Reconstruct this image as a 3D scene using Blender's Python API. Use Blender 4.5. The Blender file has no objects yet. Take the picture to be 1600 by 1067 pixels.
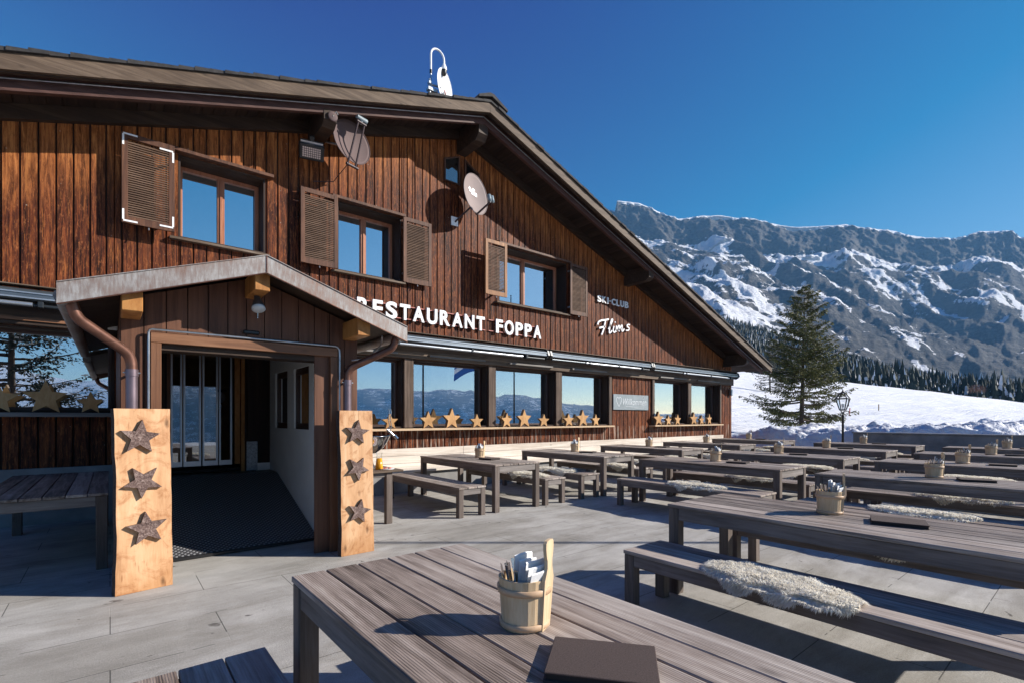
import bpy, math, random
import numpy as np
from mathutils import Vector, Matrix, noise
R = math.radians
random.seed(7)
scene = bpy.context.scene
col = scene.collection

# ------------------------------------------------------------------ camera
FPX, CXP, YH, CH = 767.0, 800.0, 652.5, 1.48
ANG = math.atan(628 / 767.0)
SA, CA = math.sin(ANG), math.cos(ANG)
cam_d = bpy.data.cameras.new('camera'); cam = bpy.data.objects.new('camera', cam_d); col.objects.link(cam)
cam.location = (0, 0, CH); cam.rotation_euler = (R(90), 0, -ANG)
cam_d.sensor_width = 36; cam_d.lens = 36 * FPX / 1600
cam_d.shift_y = (YH - 533.5) / 1600
cam_d.clip_start = .05; cam_d.clip_end = 30000
scene.camera = cam

# ------------------------------------------------------------------ light
SUN_EL = R(27.8)
sun_dir = Vector((CA * math.cos(SUN_EL), -SA * math.cos(SUN_EL), math.sin(SUN_EL)))   # towards the sun
w = bpy.data.worlds.new('World'); scene.world = w; w.use_nodes = True
nt = w.node_tree; bg = nt.nodes['Background']
sky = nt.nodes.new('ShaderNodeTexSky'); sky.sky_type = 'NISHITA'; sky.sun_disc = False
sky.sun_elevation = SUN_EL; sky.sun_rotation = math.atan2(sun_dir.x, sun_dir.y)
sky.altitude = 1800; sky.air_density = 1.0; sky.dust_density = .35; sky.ozone_density = 3.0
# polarised, deep alpine blue: thin the weakest light out of each channel
sp_ = nt.nodes.new('ShaderNodeSeparateColor'); cb0 = nt.nodes.new('ShaderNodeCombineColor'); nt.links.new(sky.outputs[0], sp_.inputs[0])
for i_, (g_, o_) in enumerate(((1.05, 1.22), (.93, .90), (.74, .40))):
    a_ = nt.nodes.new('ShaderNodeMath'); a_.operation = 'SUBTRACT'; nt.links.new(sp_.outputs[i_], a_.inputs[0]); a_.inputs[1].default_value = o_
    b_ = nt.nodes.new('ShaderNodeMath'); b_.operation = 'MULTIPLY'; nt.links.new(a_.outputs[0], b_.inputs[0]); b_.inputs[1].default_value = g_
    c_ = nt.nodes.new('ShaderNodeMath'); c_.operation = 'MAXIMUM'; nt.links.new(b_.outputs[0], c_.inputs[0]); c_.inputs[1].default_value = .02
    nt.links.new(c_.outputs[0], cb0.inputs[i_])
nt.links.new(cb0.outputs[0], bg.inputs[0]); bg.inputs[1].default_value = .10
sd = bpy.data.lights.new('sun', 'SUN'); sd.energy = 5.0; sd.angle = R(.5); sd.color = (1, .93, .84)
so = bpy.data.objects.new('sun', sd); col.objects.link(so); so.rotation_euler = sun_dir.to_track_quat('Z', 'Y').to_euler()
scene.view_settings.view_transform = 'Standard'; scene.view_settings.look = 'None'
scene.view_settings.exposure = 0.95; scene.view_settings.gamma = 1

# ------------------------------------------------------------------ material helpers
def new_mat(name):
    m = bpy.data.materials.new(name); m.use_nodes = True
    n = m.node_tree
    return m, n, n.nodes['Principled BSDF']
def N(n, t, **k):
    x = n.nodes.new(t)
    for a, v in k.items(): setattr(x, a, v)
    return x
def L(n, a, b): n.links.new(a, b)
def ramp(n, fac, stops):
    r = N(n, 'ShaderNodeValToRGB'); e = r.color_ramp.elements
    while len(e) < len(stops): e.new(.5)
    for i, (p, c) in enumerate(stops):
        e[i].position = p; e[i].color = (*c, 1) if len(c) == 3 else c
    L(n, fac, r.inputs[0]); return r.outputs[0]
def mathn(n, op, a, b=None, c=None):
    x = N(n, 'ShaderNodeMath', operation=op)
    for i, v in enumerate((a, b, c)):
        if v is None: continue
        if isinstance(v, (int, float)): x.inputs[i].default_value = v
        else: L(n, v, x.inputs[i])
    return x.outputs[0]
def mixc(n, fac, a, b, mode='MIX'):
    x = N(n, 'ShaderNodeMix', data_type='RGBA', blend_type=mode)
    for i, v in ((0, fac), (6, a), (7, b)):
        if isinstance(v, (int, float)): x.inputs[i].default_value = v
        elif isinstance(v, tuple): x.inputs[i].default_value = (*v, 1) if len(v) == 3 else v
        else: L(n, v, x.inputs[i])
    return x.outputs[2]
def coords(n, scale=(1, 1, 1), rnd=False):
    tc = N(n, 'ShaderNodeTexCoord'); mp = N(n, 'ShaderNodeMapping')
    mp.inputs['Scale'].default_value = scale
    if rnd:
        oi = N(n, 'ShaderNodeObjectInfo'); cb = N(n, 'ShaderNodeCombineXYZ')
        for i in range(3): L(n, mathn(n, 'MULTIPLY', oi.outputs['Random'], 37.0 + i * 11), cb.inputs[i])
        va = N(n, 'ShaderNodeVectorMath', operation='ADD')
        L(n, tc.outputs['Object'], va.inputs[0]); L(n, cb.outputs[0], va.inputs[1]); L(n, va.outputs[0], mp.inputs[0])
    else: L(n, tc.outputs['Object'], mp.inputs[0])
    return mp.outputs[0], tc.outputs['Object']
def noise_t(n, vec, scale, detail=4, rough=.55, dist=0):
    x = N(n, 'ShaderNodeTexNoise'); x.inputs['Scale'].default_value = scale
    x.inputs['Detail'].default_value = detail; x.inputs['Roughness'].default_value = rough
    x.inputs['Distortion'].default_value = dist; L(n, vec, x.inputs['Vector']); return x.outputs['Fac']
def bump(n, p, h, dist=.01, strength=.6, prev=None):
    b = N(n, 'ShaderNodeBump'); b.inputs['Distance'].default_value = dist; b.inputs['Strength'].default_value = strength
    L(n, h, b.inputs['Height'])
    if prev is not None: L(n, prev, b.inputs['Normal'])
    L(n, b.outputs[0], p.inputs['Normal']); return b.outputs[0]

def plain(name, c, rough=.5, metal=0.0, var=.12, scale=6, bmp=0.0):
    m, n, p = new_mat(name); v, _ = coords(n)
    f = noise_t(n, v, scale, 5)
    lo = tuple(x * (1 - var) for x in c); hi = tuple(min(1, x * (1 + var)) for x in c)
    L(n, ramp(n, f, [(.3, lo), (.7, hi)]), p.inputs['Base Color'])
    p.inputs['Roughness'].default_value = rough; p.inputs['Metallic'].default_value = metal
    if bmp: bump(n, p, noise_t(n, v, scale * 4, 6), bmp, .7)
    return m

def wood(name, cols, axis='Z', pitch=None, off=0.0, across='X', rough=.7, knots=.6, boardvar=.5, ribs=0, bmp=.004, streak=(14, 14, .8), rnd=False, stain=None, hue=None):
    """grain running along axis; boards separated every pitch metres in `across`"""
    m, n, p = new_mat(name)
    i = 'XYZ'.index(axis); s = [streak[0]] * 3; s[i] = streak[2]
    vec, raw = coords(n, tuple(s), rnd)
    rawv, _ = coords(n, (1, 1, 1), rnd)
    sep = N(n, 'ShaderNodeSeparateXYZ'); L(n, raw, sep.inputs[0])
    bid = None
    if pitch:
        q = mathn(n, 'FLOOR', mathn(n, 'DIVIDE', mathn(n, 'SUBTRACT', sep.outputs['XYZ'.index(across)], off), pitch))
        if rnd:
            oi = N(n, 'ShaderNodeObjectInfo'); q = mathn(n, 'ADD', q, mathn(n, 'MULTIPLY', oi.outputs['Random'], 91.7))
        wn = N(n, 'ShaderNodeTexWhiteNoise', noise_dimensions='1D'); L(n, q, wn.inputs['W']); bid = wn.outputs['Value']
        # shift the grain per board
        cb = N(n, 'ShaderNodeCombineXYZ')
        for k in range(3): L(n, mathn(n, 'MULTIPLY', bid, 53.0 + 17 * k), cb.inputs[k])
        va = N(n, 'ShaderNodeVectorMath', operation='ADD'); L(n, vec, va.inputs[0]); L(n, cb.outputs[0], va.inputs[1]); vec = va.outputs[0]
        vb = N(n, 'ShaderNodeVectorMath', operation='ADD'); L(n, rawv, vb.inputs[0]); L(n, cb.outputs[0], vb.inputs[1]); rawv = vb.outputs[0]
    g = noise_t(n, vec, 1.0, 7, .62, .6)
    big = noise_t(n, rawv, 2.2, 3)
    fine = noise_t(n, vec, 5.0, 4, .7, .3)
    mixf = mathn(n, 'ADD', mathn(n, 'MULTIPLY', g, .62), mathn(n, 'ADD', mathn(n, 'MULTIPLY', big, .2), mathn(n, 'MULTIPLY', fine, .2)))
    if bid is not None:
        mixf = mathn(n, 'ADD', mixf, mathn(n, 'MULTIPLY', mathn(n, 'SUBTRACT', bid, .5), boardvar * .3))
    c = ramp(n, mixf, [(.34, cols[0]), (.5, cols[1]), (.66, cols[2])])
    if hue and bid is not None:
        wn2 = N(n, 'ShaderNodeTexWhiteNoise', noise_dimensions='1D'); L(n, mathn(n, 'ADD', bid, 3.3), wn2.inputs['W'])
        c = mixc(n, mathn(n, 'MULTIPLY', wn2.outputs['Value'], .55), c, hue, 'MULTIPLY')
    if knots:
        ks = [3.1] * 3; ks[i] = 1.25
        mk = N(n, 'ShaderNodeMapping'); mk.inputs['Scale'].default_value = tuple(ks); L(n, rawv, mk.inputs[0])
        vo = N(n, 'ShaderNodeTexVoronoi'); vo.inputs['Scale'].default_value = 1.6; L(n, mk.outputs[0], vo.inputs['Vector'])
        kf = ramp(n, vo.outputs['Distance'], [(.035, (1, 1, 1)), (.11, (0, 0, 0))])
        c = mixc(n, mathn(n, 'MULTIPLY', kf, knots), c, tuple(x * .35 for x in cols[0]))
    if stain: c = stain(n, c, rawv, raw, vec)
    L(n, c, p.inputs['Base Color']); p.inputs['Roughness'].default_value = rough
    p.inputs['Specular IOR Level'].default_value = .3
    h = mathn(n, 'ADD', g, mathn(n, 'MULTIPLY', fine, .5))
    b = bump(n, p, h, bmp, .6)
    if ribs:
        fr = mathn(n, 'SINE', mathn(n, 'MULTIPLY', sep.outputs['XYZ'.index(across)], 2 * math.pi / ribs))
        up = N(n, 'ShaderNodeNewGeometry'); sz = N(n, 'ShaderNodeSeparateXYZ'); L(n, up.outputs['Normal'], sz.inputs[0])
        amp = mathn(n, 'GREATER_THAN', sz.outputs[2], .7)
        wear = ramp(n, noise_t(n, rawv, 3.0, 4), [(.36, (.15, .15, .15)), (.6, (1, 1, 1))])
        bump(n, p, mathn(n, 'MULTIPLY', mathn(n, 'MULTIPLY', fr, amp), wear), .0020, .35, b)
    return m

M = {}
def facade_stain(n, c, rawv, raw, vec):
    sep = N(n, 'ShaderNodeSeparateXYZ'); L(n, raw, sep.inputs[0])
    s = ramp(n, noise_t(n, vec, 3.4, 6, .75), [(.54, (0, 0, 0)), (.64, (1, 1, 1))])
    c = mixc(n, mathn(n, 'MULTIPLY', s, .6), c, (.40, .13, .035))
    mp2 = N(n, 'ShaderNodeMapping'); mp2.inputs['Scale'].default_value = (42, 42, 9); L(n, rawv, mp2.inputs[0])
    sk_ = noise_t(n, mp2.outputs[0], 1.0, 5, .75, .8)
    c = mixc(n, mathn(n, 'MULTIPLY', ramp(n, sk_, [(.55, (0, 0, 0)), (.66, (1, 1, 1))]), .50), c, (.42, .15, .055))
    c = mixc(n, mathn(n, 'MULTIPLY', ramp(n, sk_, [(.36, (1, 1, 1)), (.46, (0, 0, 0))]), .38), c, (.020, .008, .006))
    # rain-washed, greyed boards just above the bench
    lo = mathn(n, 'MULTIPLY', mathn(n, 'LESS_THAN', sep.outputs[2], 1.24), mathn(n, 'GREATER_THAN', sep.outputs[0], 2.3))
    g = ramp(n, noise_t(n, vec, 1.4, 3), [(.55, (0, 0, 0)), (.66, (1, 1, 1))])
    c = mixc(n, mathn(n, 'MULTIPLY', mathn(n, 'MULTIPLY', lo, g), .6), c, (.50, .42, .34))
    # resin specks
    v = N(n, 'ShaderNodeTexVoronoi'); v.inputs['Scale'].default_value = 9; L(n, rawv, v.inputs['Vector'])
    sp = ramp(n, v.outputs['Distance'], [(.05, (1, 1, 1)), (.085, (0, 0, 0))])
    pick = mathn(n, 'GREATER_THAN', noise_t(n, rawv, 3.0, 2), .55)
    return mixc(n, mathn(n, 'MULTIPLY', mathn(n, 'MULTIPLY', sp, pick), .5), c, (.5, .42, .34))
PITCH = .183
def facade_mat():
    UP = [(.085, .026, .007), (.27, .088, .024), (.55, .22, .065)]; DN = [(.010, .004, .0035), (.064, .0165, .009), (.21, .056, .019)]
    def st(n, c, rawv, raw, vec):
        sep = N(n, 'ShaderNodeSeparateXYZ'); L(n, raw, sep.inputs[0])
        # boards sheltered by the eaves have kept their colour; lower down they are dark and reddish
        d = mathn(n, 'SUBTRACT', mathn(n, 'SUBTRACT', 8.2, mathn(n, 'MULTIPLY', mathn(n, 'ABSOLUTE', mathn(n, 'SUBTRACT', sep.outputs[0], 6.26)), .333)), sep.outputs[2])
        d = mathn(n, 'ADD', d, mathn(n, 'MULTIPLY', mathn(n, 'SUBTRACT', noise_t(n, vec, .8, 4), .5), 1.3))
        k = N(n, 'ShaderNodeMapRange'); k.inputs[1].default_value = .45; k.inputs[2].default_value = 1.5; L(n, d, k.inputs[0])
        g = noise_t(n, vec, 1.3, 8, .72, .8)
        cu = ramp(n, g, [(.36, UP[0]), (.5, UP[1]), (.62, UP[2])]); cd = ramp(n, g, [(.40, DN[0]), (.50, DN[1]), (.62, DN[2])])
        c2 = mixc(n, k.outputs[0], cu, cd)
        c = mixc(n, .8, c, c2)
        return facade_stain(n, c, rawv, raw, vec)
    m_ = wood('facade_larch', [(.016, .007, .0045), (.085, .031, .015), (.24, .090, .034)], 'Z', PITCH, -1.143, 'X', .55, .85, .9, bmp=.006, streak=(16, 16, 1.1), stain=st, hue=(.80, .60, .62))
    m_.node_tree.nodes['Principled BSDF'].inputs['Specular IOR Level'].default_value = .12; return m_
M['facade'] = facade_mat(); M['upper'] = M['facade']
M['backing'] = plain('dark_backing', (.012, .008, .006), .9)
M['porch'] = wood('porch_brown', [(.055, .024, .014), (.115, .050, .029), (.165, .075, .043)], 'Z', .165, .04, 'X', .55, .35, .3, bmp=.002, streak=(18, 18, .8))
M['porch_trim'] = wood('porch_trim', [(.075, .034, .018), (.15, .068, .036), (.22, .105, .055)], 'Z', rough=.5, knots=.3, bmp=.002, streak=(20, 20, 1))
M['porch_beam'] = wood('porch_beam', [(.10, .045, .024), (.19, .088, .045), (.26, .13, .07)], 'X', rough=.5, knots=.3, bmp=.002, streak=(20, 20, 1))
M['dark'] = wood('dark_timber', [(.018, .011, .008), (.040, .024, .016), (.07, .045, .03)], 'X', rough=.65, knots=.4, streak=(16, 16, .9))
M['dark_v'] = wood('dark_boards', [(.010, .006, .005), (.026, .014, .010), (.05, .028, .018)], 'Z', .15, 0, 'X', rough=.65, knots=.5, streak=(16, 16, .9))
M['soffit'] = wood('soffit_boards', [(.014, .009, .007), (.030, .018, .013), (.05, .032, .024)], 'Y', .16, 0, 'X', rough=.7, knots=.4, streak=(14, 14, .9))
M['barge'] = wood('barge_board', [(.045, .030, .020), (.095, .064, .043), (.17, .122, .085)], 'X', rough=.7, knots=.6, streak=(16, 16, .9))
M['barge2'] = wood('fly_board', [(.040, .020, .017), (.07, .034, .028), (.11, .055, .045)], 'X', rough=.6, knots=.4, streak=(16, 16, .9))
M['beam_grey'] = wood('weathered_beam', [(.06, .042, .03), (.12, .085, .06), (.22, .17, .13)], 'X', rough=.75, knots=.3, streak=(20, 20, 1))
M['post_grey'] = wood('weathered_post', [(.035, .022, .016), (.085, .056, .04), (.16, .115, .09)], 'Z', rough=.75, knots=.3, streak=(20, 20, 1))
M['shutter'] = wood('shutter_wood', [(.035, .015, .009), (.085, .036, .020), (.16, .070, .036)], 'Z', rough=.6, knots=.3, streak=(16, 16, 1))
M['shutter_o'] = wood('shutter_orange', [(.13, .055, .022), (.25, .11, .04), (.36, .17, .07)], 'Z', rough=.55, knots=.3, streak=(16, 16, 1))
M['louvre'] = wood('louvre_wood', [(.05, .028, .018), (.105, .062, .040), (.18, .112, .075)], 'X', rough=.7, knots=0, streak=(18, 18, 2))
M['frame_o'] = wood('window_frame_wood', [(.26, .10, .055), (.37, .155, .085), (.46, .21, .12)], 'Z', rough=.4, knots=0, streak=(18, 18, 1))
M['frame_d'] = plain('window_frame_dark', (.05, .022, .014), .45)
TC = [(.075, .057, .046), (.27, .226, .196), (.48, .43, .385)]
M['table'] = wood('weathered_larch_deck', TC, 'Y', .1585, 0, 'X', .62, .45, .5, ribs=.0095, bmp=.005, streak=(24, 24, 1.3), rnd=True, hue=(.95, .85, .8))
M['bench'] = wood('bench_deck', TC, 'Y', .1667, 0, 'X', .62, .45, .5, ribs=.0095, bmp=.005, streak=(24, 24, 1.3), rnd=True, hue=(.95, .85, .8))
M['apron_y'] = wood('apron_long', [(.075, .060, .055), (.155, .128, .116), (.26, .22, .205)], 'Y', rough=.65, knots=.5, bmp=.004, streak=(20, 20, 1.2), rnd=True)
M['apron_x'] = wood('apron_short', [(.10, .085, .077), (.19, .165, .15), (.30, .265, .245)], 'X', rough=.65, knots=.4, bmp=.004, streak=(20, 20, 1.2), rnd=True)
M['leg'] = wood('leg_timber', [(.06, .045, .037), (.125, .098, .083), (.21, .17, .15)], 'Z', rough=.65, knots=.4, bmp=.004, streak=(20, 20, 1.2), rnd=True)
M['whitewood'] = wood('pale_spruce', [(.45, .38, .31), (.62, .55, .47), (.74, .68, .61)], 'X', .155, .07, 'Z', rough=.6, knots=.75, boardvar=.3, bmp=.002, streak=(14, 14, .8))
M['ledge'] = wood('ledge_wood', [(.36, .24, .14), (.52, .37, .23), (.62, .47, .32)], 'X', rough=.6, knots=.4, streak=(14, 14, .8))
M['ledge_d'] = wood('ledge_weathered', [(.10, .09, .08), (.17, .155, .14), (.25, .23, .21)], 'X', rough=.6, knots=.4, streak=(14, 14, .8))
M['star'] = wood('star_wood', [(.34, .17, .065), (.50, .275, .11), (.60, .37, .17)], 'Z', rough=.6, knots=.3, streak=(9, 9, 3), rnd=True)
M['star_side'] = wood('star_side', [(.11, .065, .035), (.19, .12, .07), (.28, .19, .12)], 'Y', rough=.7, knots=0, streak=(20, 20, 2), rnd=True)
def plank_stain(n, c, rawv, raw, vec):
    sep = N(n, 'ShaderNodeSeparateXYZ'); L(n, raw, sep.inputs[0])
    s = ramp(n, noise_t(n, rawv, 4.5, 6, .7, 1.5), [(.50, (1, 1, 1)), (.64, (.62, .45, .32))]); c = mixc(n, .75, c, s, 'MULTIPLY')
    low = ramp(n, mathn(n, 'ADD', sep.outputs[2], mathn(n, 'MULTIPLY', noise_t(n, rawv, 6, 5), .5)), [(.30, (.80, .72, .62)), (.50, (1, 1, 1))])
    cr = ramp(n, noise_t(n, vec, 4.0, 3, .5), [(.30, (.5, .36, .25)), (.345, (1, 1, 1))])
    return mixc(n, .6, mixc(n, 1.0, c, low, 'MULTIPLY'), cr, 'MULTIPLY')
M['plank'] = wood('plank_wood', [(.40, .20, .09), (.60, .345, .18), (.70, .47, .28)], 'Z', rough=.6, knots=.8, streak=(9, 9, 1.0), bmp=.003, rnd=True, stain=plank_stain)
M['orangewood'] = wood('purlin_end', [(.20, .08, .02), (.38, .165, .045), (.50, .26, .085)], 'Z', rough=.6, knots=.3, streak=(8, 8, 3))
M['bucketwood'] = wood('bucket_wood', [(.46, .31, .165), (.60, .44, .27), (.70, .56, .38)], 'Z', rough=.5, knots=0, bmp=.001, streak=(30, 30, 2), rnd=True)
M['hoop'] = wood('hoop_wood', [(.44, .28, .16), (.56, .38, .24), (.64, .46, .31)], 'X', rough=.5, knots=0, bmp=.001, streak=(20, 20, 6), rnd=True)
M['bark'] = plain('bark', (.06, .045, .04), .95, 0, .6, 60, .02)
def bark_face():
    m, n, p = new_mat('bark_face'); v, _ = coords(n, rnd=True)
    a = noise_t(n, v, 38, 9, .75, 1.6)
    vo = N(n, 'ShaderNodeTexVoronoi'); vo.inputs['Scale'].default_value = 42; L(n, v, vo.inputs['Vector'])
    f = mathn(n, 'ADD', mathn(n, 'MULTIPLY', a, .75), mathn(n, 'MULTIPLY', noise_t(n, v, 9, 4, .6), .25))
    L(n, ramp(n, f, [(.38, (.035, .020, .018)), (.5, (.14, .088, .075)), (.60, (.33, .25, .22))]), p.inputs['Base Color'])
    p.inputs['Roughness'].default_value = .9; bump(n, p, f, .012, 1)
    return m
M['bark_face'] = bark_face()

def copper():
    m, n, p = new_mat('weathered_copper'); v, _ = coords(n)
    vs, _ = coords(n, (30, 30, 6))
    a = noise_t(n, v, 2.5, 5, .65); b = noise_t(n, vs, 1.6, 6, .7)
    f = mathn(n, 'ADD', mathn(n, 'MULTIPLY', a, .55), mathn(n, 'MULTIPLY', b, .5))
    L(n, ramp(n, f, [(.38, (.20, .115, .085)), (.52, (.235, .20, .185)), (.64, (.34, .335, .33))]), p.inputs['Base Color'])
    p.inputs['Metallic'].default_value = .35; L(n, ramp(n, b, [(.3, (.42,) * 3), (.7, (.7,) * 3)]), p.inputs['Roughness'])
    bump(n, p, b, .002, .4); return m
M['copper'] = copper()
M['pipe'] = plain('copper_pipe', (.17, .085, .062), .42, .75, .35, 9)
M['pipe2'] = plain('violet_pipe', (.20, .15, .17), .38, .7, .2, 5)
M['metal'] = plain('galvanised', (.42, .44, .47), .35, .9, .2, 12)
M['chrome'] = plain('steel', (.62, .62, .62), .14, 1.0, .1, 10)
M['alu'] = plain('anodised_frame', (.40, .42, .46), .35, .7, .06, 4)
M['awn'] = plain('awning_metal', (.11, .13, .15), .35, .6, .1, 4)
M['awn_l'] = plain('awning_metal_light', (.40, .43, .47), .3, .7, .1, 4)
M['awn_d'] = plain('awning_dark', (.022, .027, .032), .4, .3, .1, 4)
M['black'] = plain('black_paint', (.012, .012, .013), .4)
M['whitep'] = plain('white_paint', (.82, .82, .82), .4, 0, .03)
M['letter'] = plain('letter_white', (.80, .80, .80), .5, 0, .03)
M['red'] = plain('red_rail', (.42, .13, .10), .5)
M['plaster'] = plain('white_plaster', (.83, .88, .89), .85, 0, .05, 3, .002)
M['dish'] = plain('dish_brown', (.105, .068, .066), .75, .1, .06, 3)
M['dish2'] = plain('dish_beige', (.26, .21, .20), .8, .1, .06, 3)
M['arm'] = plain('dish_arm', (.045, .025, .027), .5)
M['lnb'] = plain('lnb_grey', (.17, .22, .25), .5)
M['menu'] = plain('menu_felt', (.070, .048, .042), .95, 0, .35, 220, .002)
M['menu_e'] = plain('menu_edge', (.02, .015, .014), .8)
M['paper'] = plain('napkin_paper', (.80, .80, .80), .8, 0, .03)
M['juice'] = plain('orange_juice', (.85, .38, .01), .2)
M['skin'] = plain('sheepskin_base', (.80, .75, .64), .95, 0, .2, 30, .01)
def fur_mat():
    m, n, p = new_mat('sheep_fur'); v, _ = coords(n); c = ramp(n, noise_t(n, v, 14, 4), [(.3, (.82, .77, .67)), (.7, (.93, .91, .85))])
    L(n, c, p.inputs['Base Color']); p.inputs['Roughness'].default_value = .9; t = N(n, 'ShaderNodeBsdfTranslucent'); L(n, c, t.inputs[0])
    mx = N(n, 'ShaderNodeMixShader'); mx.inputs[0].default_value = .45; L(n, p.outputs[0], mx.inputs[1]); L(n, t.outputs[0], mx.inputs[2]); L(n, mx.outputs[0], n.nodes['Material Output'].inputs[0]); return m
M['fur'] = fur_mat()
M['shingle'] = plain('roof_shingle', (.028, .026, .026), .85, 0, .5, 9, .01)
M['trunk'] = plain('trunk_bark', (.07, .05, .038), .95, 0, .4, 20, .02)
M['bulb'] = plain('lamp_lens', (.45, .48, .50), .15)
M['chrome_d'] = plain('grille', (.55, .45, .42), .3, .4)
M['room'] = plain('room_wood', (.20, .11, .05), .7, 0, .3, 3)
M['roomdark'] = plain('room_dark', (.03, .025, .022), .9)
M['curtain'] = plain('curtain', (.55, .55, .52), .8)

def glass(name, refl, tint, rough=.0, fk=.8):
    m = bpy.data.materials.new(name); m.use_nodes = True; n = m.node_tree; n.nodes.clear()
    o = N(n, 'ShaderNodeOutputMaterial'); mx = N(n, 'ShaderNodeMixShader'); g = N(n, 'ShaderNodeBsdfGlossy'); t = N(n, 'ShaderNodeBsdfTransparent')
    g.inputs['Roughness'].default_value = rough; g.inputs['Color'].default_value = (.93, .97, 1, 1); t.inputs[0].default_value = (*tint, 1)
    fr = N(n, 'ShaderNodeFresnel'); fr.inputs['IOR'].default_value = 1.5
    L(n, mathn(n, 'MINIMUM', mathn(n, 'ADD', mathn(n, 'MULTIPLY', fr.outputs[0], fk), refl), 1.0), mx.inputs[0])
    L(n, t.outputs[0], mx.inputs[1]); L(n, g.outputs[0], mx.inputs[2]); L(n, mx.outputs[0], o.inputs[0])
    # slight waviness of the panes
    v, _ = coords(n); b = N(n, 'ShaderNodeBump'); b.inputs['Distance'].default_value = .002; b.inputs['Strength'].default_value = .02
    L(n, noise_t(n, v, 1.1, 1), b.inputs['Height']); L(n, b.outputs[0], g.inputs['Normal'])
    return m
M['glass'] = glass('window_glass', .66, (.5, .55, .55))
M['glass_d'] = glass('door_glass', .22, (.6, .65, .65))
M['glass_c'] = glass('clear_glass', .0, (.96, .97, .97), fk=.35)

def concrete():
    m, n, p = new_mat('terrace_concrete'); v, raw = coords(n)
    br = N(n, 'ShaderNodeTexBrick'); br.inputs['Scale'].default_value = 1.0
    br.offset = .5; br.inputs['Mortar Size'].default_value = .0035; br.inputs['Mortar Smooth'].default_value = .2
    br.inputs['Brick Width'].default_value = 1.25; br.inputs['Row Height'].default_value = .62
    L(n, raw, br.inputs['Vector'])
    br.inputs['Color1'].default_value = (1, 1, 1, 1); br.inputs['Color2'].default_value = (.94, .94, .94, 1); br.inputs['Mortar'].default_value = (0, 0, 0, 1)
    big = noise_t(n, v, 1.1, 7, .68, .8); vs, _ = coords(n, (.8, 2.6, 1)); st = noise_t(n, vs, 1.5, 5, .65, .6); fine = noise_t(n, v, 90, 4, .8)
    f = mathn(n, 'ADD', mathn(n, 'ADD', mathn(n, 'MULTIPLY', big, .35), mathn(n, 'MULTIPLY', st, .3)), mathn(n, 'MULTIPLY', fine, .42))
    c = ramp(n, f, [(.38, (.24, .228, .208)), (.53, (.385, .370, .345)), (.66, (.51, .495, .47))])
    c = mixc(n, 1.0, c, br.outputs['Color'], 'MULTIPLY')
    broken = mathn(n, 'GREATER_THAN', noise_t(n, v, 1.7, 3), .47)
    c2 = ramp(n, f, [(.38, (.24, .228, .208)), (.53, (.385, .370, .345)), (.66, (.51, .495, .47))])
    c = mixc(n, mathn(n, 'MULTIPLY', broken, .72), c2, c)
    stn = ramp(n, noise_t(n, vs, .55, 6, .7, .5), [(.40, (.72, .70, .66)), (.56, (1.08, 1.08, 1.08))]); c = mixc(n, .8, c, stn, 'MULTIPLY')
    grit = ramp(n, noise_t(n, v, 260, 2, .8), [(.36, (.55, .53, .50)), (.46, (1, 1, 1))]); c = mixc(n, .6, c, grit, 'MULTIPLY')
    # dark damp marks
    vo = N(n, 'ShaderNodeTexVoronoi'); vo.inputs['Scale'].default_value = 3.2
    vd, _ = coords(n, (1, 1.6, 1)); va = N(n, 'ShaderNodeVectorMath', operation='ADD'); L(n, vd, va.inputs[0])
    nn = N(n, 'ShaderNodeTexNoise'); nn.inputs['Scale'].default_value = 8; L(n, v, nn.inputs['Vector'])
    vm = N(n, 'ShaderNodeVectorMath', operation='SCALE'); vm.inputs['Scale'].default_value = .35; L(n, nn.outputs['Color'], vm.inputs[0]); L(n, vm.outputs[0], va.inputs[1]); L(n, va.outputs[0], vo.inputs['Vector'])
    sp = ramp(n, vo.outputs['Distance'], [(.07, (1, 1, 1)), (.11, (0, 0, 0))])
    pick = ramp(n, noise_t(n, v, 1.3, 3), [(.48, (0, 0, 0)), (.54, (1, 1, 1))])
    c = mixc(n, mathn(n, 'MULTIPLY', mathn(n, 'MULTIPLY', sp, pick), .8), c, (.06, .05, .043))
    L(n, c, p.inputs['Base Color']); p.inputs['Roughness'].default_value = .85
    b = bump(n, p, mathn(n, 'ADD', fine, mathn(n, 'MULTIPLY', st, .6)), .005, .6)
    bump(n, p, br.outputs['Color'], .004, .5, b)
    return m
M['concrete'] = concrete()
M['wallconc'] = plain('rough_concrete', (.24, .235, .23), .85, 0, .25, 3, .004)

def snow():
    m, n, p = new_mat('snow'); v, _ = coords(n)
    a = noise_t(n, v, .25, 6, .6); b = noise_t(n, v, 3.0, 6, .65)
    vt, _ = coords(n, (.05, .9, 1)); tr = noise_t(n, vt, .8, 6, .7, 1.2)
    vu, _ = coords(n, (.5, .08, 1)); t2 = noise_t(n, vu, 1.0, 6, .7, 1.6)
    f = mathn(n, 'ADD', mathn(n, 'MULTIPLY', a, .4), mathn(n, 'ADD', mathn(n, 'MULTIPLY', tr, .3), mathn(n, 'MULTIPLY', t2, .3)))
    L(n, ramp(n, f, [(.38, (.70, .73, .79)), (.56, (.86, .86, .87))]), p.inputs['Base Color'])
    p.inputs['Roughness'].default_value = .6; p.inputs['Specular IOR Level'].default_value = .2
    bb = bump(n, p, mathn(n, 'ADD', tr, t2), .35, .8); bb = bump(n, p, a, .6, .5, bb); bump(n, p, b, .10, .8, bb); return m
M['snow'] = snow()

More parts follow.
